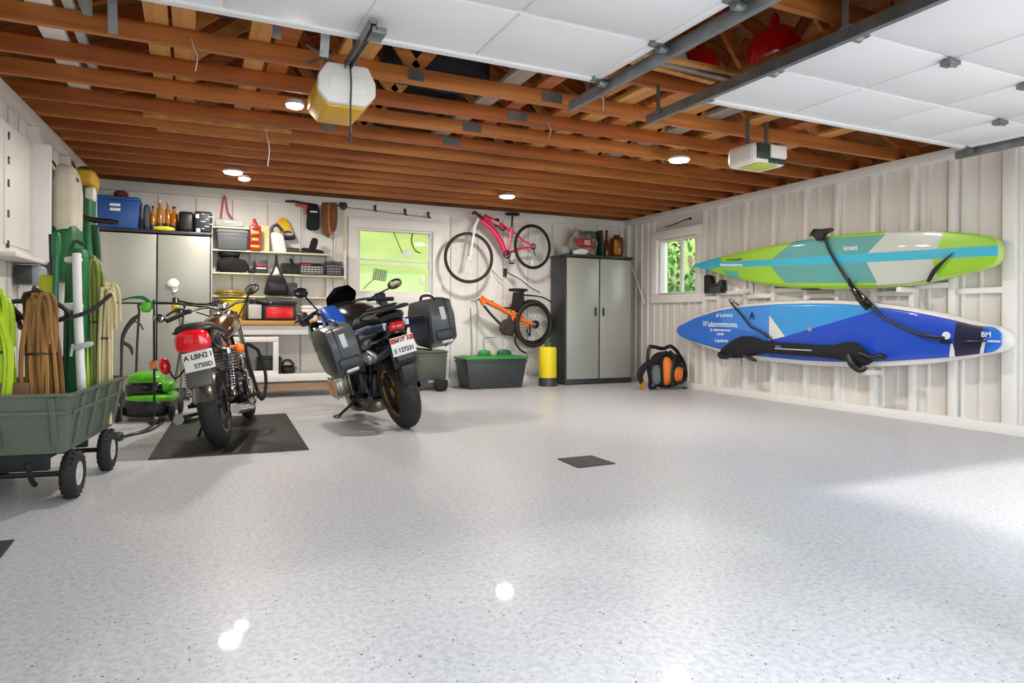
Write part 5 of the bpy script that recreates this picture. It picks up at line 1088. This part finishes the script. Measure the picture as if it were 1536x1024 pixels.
text('plate_text', 'MVP A', .046, ink, pl, MT @ Matrix.Translation((0, .045, .0)), bold=.001)
text('plate_text', '5 127231', .050, ink, pl, MT @ Matrix.Translation((0, -.035, 0)), sx=.9, bold=.001)
b = B(); b.band((0, 0, .33), .365, 60, 150, .20, .006, crown=.05, n=20); obj('rear_fender', b, black, t)
b = B(); b.prism([(-.33, .64), (-.41, .60), (-.39, .46), (-.36, .42), (-.32, .50)], -.065, .065, bev=.015); obj('mudguard_flap', b, black, t)
b = B(); b.band((1.52, 0, .33), .36, 30, 140, .14, .006, crown=.04, n=20); obj('front_fender', b, black, t)
for s_ in (-1, 1):
    b = B(); b.tube([(-.2, .08*s_, .88), (-.2, .3*s_, .86)], .014, 8); b.tube([(.2, .08*s_, .72), (.15, .3*s_, .74)], .014, 8); b.tube([(-.25, .30*s_, .92), (.3, .30*s_, .90), (.3, .30*s_, .62), (-.2, .30*s_, .62), (-.25, .30*s_, .92)], .010, 6); obj('pannier_rack', b, black, t)
    b = B(Matrix.Translation((-.02, .43*s_, .83)) @ Matrix.Rotation(R(-4*s_), 4, 'X'))
    pr_ = [(-.27, -.15), (-.29, .06), (-.25, .19), (-.10, .21), (.18, .19), (.26, .10), (.27, -.08), (.16, -.20), (-.12, -.22)]
    b.prism(pr_, -.115, .115, bev=.028); pn = obj('pannier', b, pann, t)
    b = B(Matrix.Translation((-.02, .43*s_, .83)) @ Matrix.Rotation(R(-4*s_), 4, 'X'))
    b.prism([(x*1.015, z*1.02) for x, z in pr_], (.045 if s_ > 0 else -.055), (.055 if s_ > 0 else -.045), bev=.003); b.box((-.287, 0, -.10), (.02, .17, .08), bev=.008); obj('lid_seam', b, black, pn)
    b = B(Matrix.Translation((-.02, .43*s_, .83)) @ Matrix.Rotation(R(-4*s_), 4, 'X'))
    b.box((-.288, .0, .08), (.012, .045, .11), rot=(0, R(8), 0), bev=.003); b.box((-.28, -.0*s_, -.165), (.05, .10, .02), rot=(0, R(20), 0), bev=.005); lab(obj('reflector', b, lgrey, pn), 'light grey reflector')
    b = B(Matrix.Translation((-.02, .43*s_, .83)))
    b.tube([(-.2, -.0*s_, .20), (-.12, 0, .235), (.06, 0, .235), (.12, 0, .2)], .012, 8, smooth=4); obj('handle', b, black, pn)
b = B(); b.sup((-.16, .20, .72), (.22, .05, .05), e=(.7, .8), n=16, rot=(0, R(-10), 0)); b.sup((-.2, .235, .70), (.05, .05, .05), e=(.8, .8), n=12); lab(obj('grab_trim', b, mat('trim_silver', '#9a9e9c', .3, metal=.5), t), 'silver trim')
b = B()
for s_ in (-1, 1): b.tube([(1.52, .085*s_, .33), (1.30, .09*s_, .86), (1.24, .09*s_, 1.02)], [.028, .026, .022], 10)
obj('fork', b, black, t)
b = B(); loft(b, [(1.12, 0, 1.00, .15, .10), (1.25, 0, 1.0, .19, .12), (1.40, 0, .96, .15, .11), (1.52, 0, .90, .07, .06), (1.62, 0, .84, .03, .02)]); obj('front_fairing', b, blackg, t)
b = B(); rs = []
for k in range(9):
    f0 = k/8; x = 1.26-.20*f0; z = 1.08+.21*f0; wd = .13+.025*math.sin(math.pi*f0)-.06*max(0, f0-.6)*2.5
    rs.append([(x+.10*(1-(u/6)**2), wd*u/6-.035, z) for u in range(-6, 7)]+[(x+.10*(1-(u/6)**2)+.006, wd*u/6-.035, z) for u in range(6, -7, -1)])
b.rings(rs); obj('windscreen', b, mat('smoked_screen', '#1c1618', .1, coat=.8), t)
b = B(); loft(b, [(-.30, 0, .80, .07, .05), (-.2, 0, .76, .13, .10), (.1, 0, .70, .17, .14), (.4, 0, .68, .19, .16), (.7, 0, .70, .19, .16), (.95, 0, .74, .15, .12)]); obj('body_panel', b, mat('body_dark_blue', '#151c2c', .22, metal=.3, coat=.6), t)
b = B(); b.box((1.20, 0, 1.09), (.05, .2, .10), rot=(0, R(-25), 0), bev=.015); obj('instrument_panel', b, black, t)
b = B(); b.tube([(.90, .44, 1.06), (1.0, .36, 1.09), (1.08, .16, 1.12), (1.10, 0, 1.09), (1.08, -.16, 1.12), (1.0, -.36, 1.09), (.90, -.44, 1.06)], .013, 8, smooth=5); hb = obj('handlebar', b, dsteel, t)
for s_ in (-1, 1):
    b = B(); b.cyl((1.0, .33*s_, 1.085), (.88, .46*s_, 1.055), .021, n=12); obj('grip', b, rubber, hb)
    b = B(); b.tube([(1.05, .25*s_, 1.09), (1.10, .34*s_, 1.08), (1.0, .50*s_, 1.06)], .009, 6, smooth=4); b.prism([(1.0, 1.0), (1.14, 1.03), (1.14, 1.14), (1.02, 1.13)], .36*s_, .44*s_, bev=.012); obj('hand_guard', b, black, hb)
mirror_part(t, hb, [(1.05, .24, 1.10), (1.07, .29, 1.20), (1.03, .34, 1.29)], (1.02, .37, 1.32), (.05, .15, .10), (R(10), 0, R(15)), blackg, mat('mirror_dark', '#3c4046', .08, metal=.8))
mirror_part(t, hb, [(1.05, -.26, 1.10), (1.06, -.38, 1.13), (1.03, -.50, 1.16)], (1.02, -.56, 1.19), (.04, .15, .10), (R(-12), 0, R(-15)), black, mat('mirror_olive', '#6e6b58', .12, metal=.7))
for s_ in (-1, 1): b = B(); b.cyl((.48, .13*s_, .33), (.46, .27*s_, .34), .018, n=10); b.prism([(.36, .33), (.42, .50), (.50, .48), (.52, .32)], .155*s_, .17*s_, bev=.004); obj('foot_peg', b, dsteel, t)
b = B(); b.tube([(.62, .14, .30), (.72, .22, .22), (.86, .36, .105)], [.018, .015, .013], 8); b.sup((.87, .37, .108), (.12, .07, .02), e=(.6, .8), n=14); obj('side_stand', b, black, t)
b = B(); b.tube([(.62, -.1, .22), (.5, -.13, .10), (.4, -.14, .10)], .014, 8); obj('centre_stand', b, black, t)

# ================= GARDEN CART AND WHAT STANDS IN IT =================
CA = R(-8); cc = Vector((-.775, 4.56, 0)); CM = Matrix.Translation(cc) @ Matrix.Rotation(CA, 4, 'Z')
t = thing('garden_cart', 'grey-green poly garden cart with black pneumatic wheels at the left edge', 'garden cart', cc, (0, 0, CA))
def shell(b, w0, l0, w1, l1, z0, z1, th):
    o0 = [(-w0/2, -l0/2), (w0/2, -l0/2), (w0/2, l0/2), (-w0/2, l0/2)]
    def rr_(w_, l_, z, r=.04):
        o = []
        for cx, cy, a0 in ((w_/2-r, l_/2-r, 0), (-w_/2+r, l_/2-r, 90), (-w_/2+r, -l_/2+r, 180), (w_/2-r, -l_/2+r, 270)):
            for k in range(5): a = R(a0+90*k/4); o.append((cx+r*math.cos(a), cy+r*math.sin(a), z))
        return o
    b.rings([rr_(w0, l0, z0), rr_(w0+(w1-w0)*.15, l0+(l1-l0)*.15, z0+.03), rr_(w1, l1, z1), rr_(w1+.03, l1+.03, z1+.004), rr_(w1+.03, l1+.03, z1+.018), rr_(w1-.02, l1-.02, z1+.018), rr_(w1-.03, l1-.03, z1), rr_(w0-.02, l0-.02, z0+.03)])
b = B(); shell(b, .55, .94, .66, 1.10, .26, .55, .02)
for s_ in (-1, 1):      # moulded ribs and panels on the walls
    for yy in (-.38, -.13, .13, .38): b.box((s_*.315, yy, .42), (.02, .03, .26), rot=(0, R(10*s_), 0), bev=.005)
    for xx in (-.24, .0, .24): b.box((xx, s_*.52, .42), (.03, .02, .26), rot=(R(-14*s_), 0, 0), bev=.005)
    b.box((0, s_*.535, .47), (.60, .012, .02), rot=(R(-14*s_), 0, 0), bev=.003); b.box((s_*.325, 0, .47), (.012, 1.0, .02), rot=(0, R(10*s_), 0), bev=.003)
obj('tub', b, cartg, t)
b = B()
for s_ in (-1, 1): b.tube([(s_*.20, -.42, .245), (s_*.20, .42, .245)], .016, 6); b.tube([(-.25, s_*.33, .13), (.25, s_*.33, .13)], .014, 8); b.box((0, s_*.33, .20), (.34, .03, .10), bev=.005)
obj('chassis', b, black, t)
for sx in (-1, 1):
    for sy in (-1, 1):
        M0 = Matrix.Translation((sx*.275, sy*.335, .128)) @ Matrix.Rotation(R(90), 4, 'Y')
        b = B(M0); b.torus((0, 0, 0), .088, .040, n=36, k=12, sy=.95)
        wh = obj('tyre', b, rubber, t)
        b = B(M0)
        for k in range(22):
            a = 2*math.pi*k/22; b.tube([(.128*math.cos(a), .128*math.sin(a), -.012), (.120*math.cos(a+.05), .120*math.sin(a+.05), -.030)], .004, 4); b.tube([(.128*math.cos(a+.1), .128*math.sin(a+.1), .012), (.120*math.cos(a+.15), .120*math.sin(a+.15), .030)], .004, 4)
        obj('tread', b, MATS['tread_dark'], wh)
        b = B(M0); b.lathe([(.02, -.03), (.055, -.025), (.062, -.03), (.062, .03), (.055, .025), (.02, .03)], n=24); b.cyl((0, 0, -.04), (0, 0, .04), .014); obj('wheel_hub', b, lgrey, wh)
b = B(); b.tube([(-.1, -.50, .22), (-.1, -.54, .16), (-.08, -.50, .14)], .012, 6, smooth=3); b.tube([(.12, -.48, .22), (.13, -.47, .14), (.14, -.44, .10)], .014, 6, smooth=3); obj('steering_link', b, dsteel, t)
b = B(); b.tube([(.1, .45, .5), (.0, .2, .80), (-.10, -.05, 1.0), (-.02, -.1, 1.03), (.12, -.1, 1.02), (.18, -.08, .96), (.10, -.05, .92), (-.06, -.0, .88), (-.10, .05, .92), (-.10, -.05, 1.0)], .013, 8, smooth=5); b.tube([(.14, -.05, .93), (.25, .05, .98), (.34, .12, 1.08)], .012, 8, smooth=4); obj('pull_handle', b, black, t)
W = lambda x, y, z: CM @ Vector((x, y, z))
def bundle(name, n, cx, cy, sx, sy, z0, z1, r, m, label, cat, seed, lean=.0, top='loop', fan=.0):
    rnd = random.Random(seed); o = W(cx, cy, .285); t = thing(name, label, cat, o)
    b = B()
    for k in range(n):
        x0 = cx+rnd.uniform(-sx, sx); y0 = cy+rnd.uniform(-sy, sy); h = z1-rnd.uniform(0, .10)
        x1 = cx+(x0-cx)*.5+lean+rnd.uniform(-.02, .02); y1 = cy+(y0-cy)*.5
        xm = x0+(x1-x0)*.5+rnd.uniform(-fan, fan)
        p = [W(x0, y0, z0)-o, W(x0+(xm-x0)*.5, y0, z0+(h-z0)*.33)-o, W(xm, (y0+y1)/2, z0+(h-z0)*.66)-o, W(x1, y1, h)-o]
        if top == 'loop' and k % 2 == 0: p += [W(x1+.025, y1+.01, h+.02)-o, W(x1+.045, y1, h-.04)-o, W(x1+.05, y1, h-.2)-o]
        b.tube(p, r*rnd.uniform(.85, 1.1), 6, smooth=3)
    obj('strands', b, m, t)
    b = B(); pts = [W(cx+lean*.7+(sx*.75)*math.cos(a)*1.1, cy+(sy*.8)*math.sin(a), z0+(z1-z0)*.62)-o for a in [i*2*math.pi/16 for i in range(16)]]; b.tube(pts, .006, 6, closed=True); obj('tie', b, black, t)
    return t
bundle('hose_bundle', 18, -.045, -.36, .08, .08, .285, 1.06, .016, limeh, 'lime green hose looped upright at the left front of the garden cart', 'hose', 3, lean=-.03, fan=.04)
bundle('rope_bundle', 32, .125, -.26, .078, .09, .285, 1.04, .011, tan, 'tan brown rope bundle standing in the cart beside the lime hose', 'rope', 5, lean=-.04, fan=.03)
bundle('rope_bundle', 14, .03, -.06, .05, .05, .285, 1.12, .009, mat('dark_rope', '#5a3a1c', .8), 'dark brown rope behind the tan bundle in the cart', 'rope', 6, lean=-.04)
bundle('hose_bundle', 12, .17, .38, .045, .06, .285, 1.30, .012, olive, 'olive green hose hanging in a tall loop left of the beige coil', 'hose', 7, lean=.0)
bundle('rope_bundle', 18, .255, .37, .035, .07, .285, 1.14, .0085, beige, 'beige rope coil standing at the right rear of the cart', 'rope', 8, lean=-.005, fan=.008)
def pole(name, pts, r, m, label, parts=(), cat='garden tool'):
    o = W(*pts[0]); t = thing(name, label, cat, o)
    b = B(); b.tube([W(*p)-o for p in pts], r, 12, smooth=3 if len(pts) > 2 else 0); obj('shaft', b, m, t)
    for (pn, fn, mm) in parts: b = B(Matrix.Translation(W(*pts[-1])-o)); fn(b); obj(pn, b, mm, t)
    return t
pole('plastic_pipe', [(.205, .12, .285), (.165, .15, .9), (.14, .2, 1.32)], .024, whitep, 'thick white plastic pipe leaning up out of the cart', cat='pipe')
pole('garden_tool', [(.065, .10, .285), (.055, .12, .9), (.05, .15, 1.36)], .016, mat('tool_green', '#136a3c', .4), 'slim green tool shaft with pale handle beside the white pipe', [('handle', lambda b: b.sup((0, 0, .0), (.05, .05, .16), e=(.7, .9), n=14), MATS['tool_green'])])
pole('garden_tool', [(.035, -.14, .285), (.03, -.12, .75), (.03, -.1, 1.0)], .014, mat('teal_grey', '#5f7f80', .4), 'teal grey spade shaft in front of the green tools in the cart', [('grip', lambda b: (b.tube([(-.05, 0, 0), (-.05, 0, .07), (.05, 0, .07), (.05, 0, 0), (-.05, 0, 0)], .01, 6, smooth=3)), black)])
for k, (x, y, z) in enumerate(((.075, -.13, .74), (.185, .05, .78))):
    t = thing('spring_clamp', 'light grey clamp hooked on a tool shaft in the cart, %s one' % ['left', 'right'][k], 'clamp', W(x, y, z))
    b = B(); b.sup((.03, 0, 0), (.11, .03, .035), rot=(0, R(-15), 0), e=(.7, .8), n=14); b.tube([(-.02, 0, .01), (-.03, 0, -.06)], .008, 6); obj('jaw', b, lgrey, t)
t = thing('folding_chair_bag', 'tall dark green bag with white bands standing in the cart behind the white pipe', 'bag', W(.115, .33, .285))
b = B(); b.sup((0, 0, .54), (.11, .14, 1.08), e=(.35, .7), n=24, jit=.006); obj('body', b, green, t)
b = B(); b.sup((-.02, -.04, .72), (.115, .10, .05), e=(.6, .7), n=18, jit=.005); lab(obj('band', b, whitep, t), 'white band'); b = B(); b.sup((-.02, -.04, 1.0), (.10, .10, .04), e=(.6, .7), n=18, jit=.005); lab(obj('band', b, whitep, t), 'white band')
b = B(); b.tube([(-.06, 0, .1), (-.06, -.03, .6), (-.04, 0, 1.08), (.03, 0, 1.10)], .012, 8, smooth=4); obj('strap', b, mat('strap_green', '#0c4a28', .6), t)
pole('garden_tool', [(.19, .30, .285), (.15, .32, .9), (.10, .36, 1.35)], .015, limeh, 'lime green bent hose rod rising to the right beside the white pipe')
b = B(); b.box((0, 0, .16), (.13, .03, .32), bev=.004); tag(obj('plywood_scrap', b, mat('scrap_brown', '#6a4c34', .6), loc=W(.03, -.40, .292), rot=(0, 0, CA)), 'brown board scrap standing behind the front wall of the cart', 'board')

# ================= LEFT WALL =================
WA = math.atan(-.0572)
def wl(y, d): return (LX(y)+d, y)
t = thing('wall_cabinet', 'white wall mounted cabinet with a wire rack on the left wall', 'wall cabinet', (LX(5.75), 5.75, 1.37), (0, 0, 0))
t.rotation_euler = (0, 0, -math.atan(.0572))
b = B(); b.box((.05, -.05, .42), (.10, .74, .86), bev=.006); b.box((.105, -.05, .42), (.012, .62, .74), bev=.003); obj('body', b, white, t)
b = B(); b.box((.11, .35, .42), (.20, .05, .88), bev=.006); obj('door', b, white, t)
for z in (.05, .25, .45, .60, .76): b = B(); b.box((.112, -.30, z), (.01, .03, .05), bev=.003); obj('hinge', b, dsteel, t)
b = B()
b.tube([(.17, .42, .10), (.17, .42, .80), (.15, .48, .84), (.10, .58, .80), (.02, .60, .78)], .009, 6, smooth=3); b.tube([(.16, .52, .12), (.16, .52, .82)], .007, 6); b.tube([(.17, .42, .46), (.14, .50, .40), (.02, .60, .38)], .009, 6, smooth=3); b.tube([(.17, .42, .10), (.16, .52, .12)], .007, 6); obj('wire_rack', b, white, t)
b = B(); b.box((.09, .0, -.02), (.18, .78, .03), bev=.004); obj('shelf', b, white, t)
t = thing('junction_box', 'blue-grey plastic box mounted below the white wall cabinet', 'junction box', (LX(6.1)+.09, 6.1, 1.17)); b = B(); b.box((0, 0, .08), (.17, .2, .15), bev=.03, seg=3); obj('housing', b, mat('box_bluegrey', '#9aa3b0', .4), t)
b = B(); b.box((-.03, -.12, .08), (.10, .04, .14), bev=.005); obj('cover', b, dgrey, t)
def sack(y, z0, z1, wd, d, m, label, name='tool_sack', cat='sack', seed=0, parts=()):
    t = thing(name, label, cat, (LX(y)+d/2+.085, y, z0)); b = B(); b.sup((0, 0, (z1-z0)/2), (d, wd, z1-z0), e=(.35, .5), n=28, jit=.012, seed=seed); obj('body', b, m, t)
    for (pn, c, s_, mm) in parts: b = B(); b.sup(c, s_, e=(.4, .5), n=20, jit=.006); obj(pn, b, mm, t)
    b = B(); b.tube([(-d/2+.0, 0, (z1-z0)*.98), (-d/2-.04, 0, (z1-z0)+.05), (-d/2-.06, 0, (z1-z0)+.02)], .008, 6, smooth=3); obj('hanging_loop', b, black, t)
    return t
sack(6.88, 1.24, 2.22, .62, .16, cream, 'cream canvas sack with a dark green lower half hanging on the left wall', seed=3, parts=[('lower_half', (.0, 0, .24), (.19, .65, .50), green), ('strap_patch', (.04, -.1, .86), (.10, .10, .03), dgrey)])
sack(7.62, 1.38, 2.36, .40, .15, green, 'dark green sack with a yellow top flap hanging next to the cream sack', seed=4, parts=[('top_flap', (.0, -.05, .86), (.21, .50, .15), mat('flap_yellow', '#cfa21c', .6)), ('white_patch', (.05, -.12, .72), (.10, .16, .13), whitep)])
t = thing('hanging_sprayer', 'black handled green sprayer hanging right of the two sacks', 'sprayer', (-.76, 7.22, 1.36)); b = B(); b.tube([(0, 0, 0), (-.02, 0, .30), (-.03, 0, .42)], [.03, .035, .03], 12, smooth=3); obj('body', b, MATS['strap_green'], t)
b = B(); b.tube([(-.14, 0, .50), (-.06, 0, .47), (.06, 0, .46), (.14, 0, .455)], [.02, .025, .028, .022], 10, smooth=3); b.cyl((.14, 0, .455), (.16, 0, .455), .02); obj('handle', b, black, t)
b = B(); b.tube([(-.14, 0, .50), (-.2, .05, .62), (-.24, .08, .74)], [.03, .045, .03], 10, smooth=3); obj('strap', b, MATS['strap_green'], t)
pole('broom', [(-.02, .44, .285), (-.04, .42, 1.0), (-.05, .40, 1.45)], .016, black, 'black broom handle leaning behind the cart contents at the left')
pole('yellow_duster', [(-.02, .30, .285), (-.03, .29, .8), (-.03, .28, 1.0)], .012, olive, 'yellow-green duster standing bristles up behind the brown ropes', [('bristles', lambda b: b.sup((0, 0, .08), (.09, .09, .24), e=(.5, .8), n=16, jit=.015), mat('duster_lime', '#b7bf22', .7)), ('collar', lambda b: b.sup((0, 0, -.06), (.07, .07, .08), e=(.6, .8), n=14), dgrey)])

# ================= MOWER AND TRIMMER =================
t = thing('lawn_mower', 'green and black battery lawn mower between the cart and the left motorcycle', 'lawn mower', (-.33, 7.2, 0), (0, 0, R(-8)))
b = B(); b.sup((0, 0, .13), (.46, .60, .20), e=(.5, .6), n=28, taper=(.1, .1)); obj('deck', b, black, t)
b = B(); b.sup((.02, -.02, .20), (.42, .50, .08), e=(.5, .6), n=26); b.sup((-.02, .0, .37), (.34, .34, .12), e=(.6, .6), n=26, jit=.02, taper=(.2, .3)); b.sup((.16, -.1, .30), (.14, .16, .10), e=(.6, .7), n=18, jit=.02); obj('cover', b, lime, t)
b = B(); b.sup((-.02, .0, .28), (.36, .40, .14), e=(.4, .5), n=24); obj('motor_housing', b, blackg, t)
for sx in (-1, 1):
    for sy in (-1, 1):
        b = B(Matrix.Translation((sx*.22, sy*.24, .075)) @ Matrix.Rotation(R(90), 4, 'Y')); b.torus((0, 0, 0), .055, .02, n=24, k=8); b.lathe([(.005, -.015), (.045, -.012), (.045, .012), (.005, .015)], n=18); obj('wheel', b, rubber, t)
b = B()
for s_ in (-1, 1): b.tube([(s_*.17, .22, .30), (s_*.2, .42, .7), (s_*.2, .50, 1.02)], .011, 8)
b.tube([(-.2, .50, 1.02), (-.18, .52, 1.08), (.18, .52, 1.08), (.2, .50, 1.02)], .012, 8, smooth=3); obj('push_handle', b, black, t)
t = thing('string_trimmer', 'string trimmer standing upright with its thin black shaft before the left cabinet', 'string trimmer', (-.28, 6.78, 0))
b = B(); b.tube([(0, 0, .03), (-.005, .02, .5), (-.01, .04, 1.10)], .010, 8); obj('shaft', b, dsteel, t)
b = B(); b.lathe([(.04, 0), (.055, .02), (.05, .05), (.02, .07)], n=20); obj('head', b, black, t)
b = B(); b.sup((-.01, .03, .52), (.07, .05, .09), e=(.8, .8), n=16); lab(obj('guard', b, mat('guard_orange', '#d8875a', .5), t), 'orange-brown guard')
b = B(); b.tube([(-.02, .04, 1.02), (-.08, .03, 1.11), (-.20, .02, 1.11), (-.30, 0, 1.06), (-.34, 0, .98)], [.02, .018, .008, .007, .006], 8, smooth=5); lab(obj('loop_handle', b, MATS['tool_green'], t), 'green curved handle')
b = B(); b.sup((-.07, .03, 1.03), (.09, .05, .09), e=(.6, .7), n=16, jit=.01); obj('motor_head', b, lime, t)
t = thing('hedge_trimmer', 'slim black and yellow hedge trimmer leaning beside the thin shaft at the cabinet', 'hedge trimmer', (-.14, 7.62, 0))
b = B(); b.tube([(0, .5, 1.14), (.0, .45, 1.06), (.02, .4, 1.0)], .035, 10); obj('motor_head', b, black, t)
b = B(); b.sup((0, .42, 1.03), (.08, .06, .10), e=(.7, .7), n=16, jit=.01); lab(obj('collar', b, mat('collar_yellow', '#b9a42c', .5), t), 'yellow collar')
b = B(); b.tube([(.02, .40, 1.0), (.05, .3, .85), (.06, .2, .72), (.06, .05, .3), (.05, 0, 0.01)], .012, 8, smooth=4); obj('shaft', b, alloy, t)
b = B(); b.tube([(.03, .5, 1.12), (.25, .42, 1.08), (.42, .35, 1.12)], .010, 8, smooth=4); b.tube([(.03, .5, 1.09), (.25, .42, 1.06), (.40, .35, 1.08)], .008, 8, smooth=4); obj('blade_bar', b, dsteel, t)
t = thing('pruning_tool', 'small dark branch-like pruning tool sticking out beside the beige coil', 'pruner', W(.33, .42, .285))
b = B(); b.tube([(0, 0, .0), (.0, 0, .4), (.01, 0, .55), (.06, 0, .64), (.10, 0, .68)], [.008, .008, .012, .016, .006], 8, smooth=3); b.tube([(.01, 0, .50), (.05, 0, .47), (.06, 0, .42)], [.012, .012, .005], 6, smooth=3); b.tube([(.06, 0, .64), (.10, 0, .62), (.12, 0, .58)], .005, 6, smooth=3); obj('body', b, mat('pruner_dark', '#2d2a20', .6), t)

# ================= OUTSIDE: SHRUBS AND TREES =================
def foliage(c, rad, n, seed, label, m=leafm, cat='tree', base=None):
    rnd = random.Random(seed); bx_, by_ = base or (c[0], c[1]); t = thing('leafy_tree', label, cat, (bx_, by_, ground(bx_, by_)))
    b = B()
    for k in range(n):
        while True:
            p = Vector((rnd.uniform(-1, 1), rnd.uniform(-1, 1), rnd.uniform(-1, 1)))
            if p.length < 1: break
        p = p.normalized()*(.55+.45*p.length); q = Vector((c[0]-bx_+p.x*rad[0], c[1]-by_+p.y*rad[1], c[2]-t.location.z+p.z*rad[2]))
        s_ = rnd.uniform(.06, .13); e_ = Euler((rnd.uniform(0, 3), rnd.uniform(0, 3), rnd.uniform(0, 3))).to_matrix()
        b.f([b.v(q+e_ @ Vector(v)*s_) for v in ((-1, 0, 0), (0, -.5, .15), (1, 0, 0), (0, .5, .15))])
    obj('crown', b, m, t)
    b = B(); b.tube([(0, 0, -.3), (.1, 0, (c[2]-t.location.z)*.5), (c[0]-bx_, c[1]-by_+.1, c[2]-t.location.z)], [.14, .11, .05], 10, smooth=3); obj('trunk', b, mat('bark', '#5a4632', .9), t)
foliage((10.2, 8.6, 1.9), (1.6, 2.2, 2.2), 4200, 5, 'dense green tree outside, nearest behind the right wall window')
foliage((12.6, 10.9, 2.8), (2.4, 2.6, 2.6), 3600, 6, 'broad green tree farther outside the right wall window')
foliage((10.6, 12.0, 2.4), (1.6, 1.8, 2.0), 2600, 7, 'smaller green tree outside, left in the right wall window')
foliage((6.0, 16.5, 5.6), (2.4, 2.0, 2.2), 2600, 8, 'pale green tree high on the bank outside the back window', m=mat('leaves_light', '#b2cf62', .8, col2='#86ae3c', vs=(4, 4, 4)))
foliage((.75, -3.5, 5.6), (2.3, 2.2, 1.5), 7000, 9, 'unseen tree added by the driveway to shade the left garage opening', base=(-2.9, -4.6))  # added out of view so its crown keeps sun off the left floor
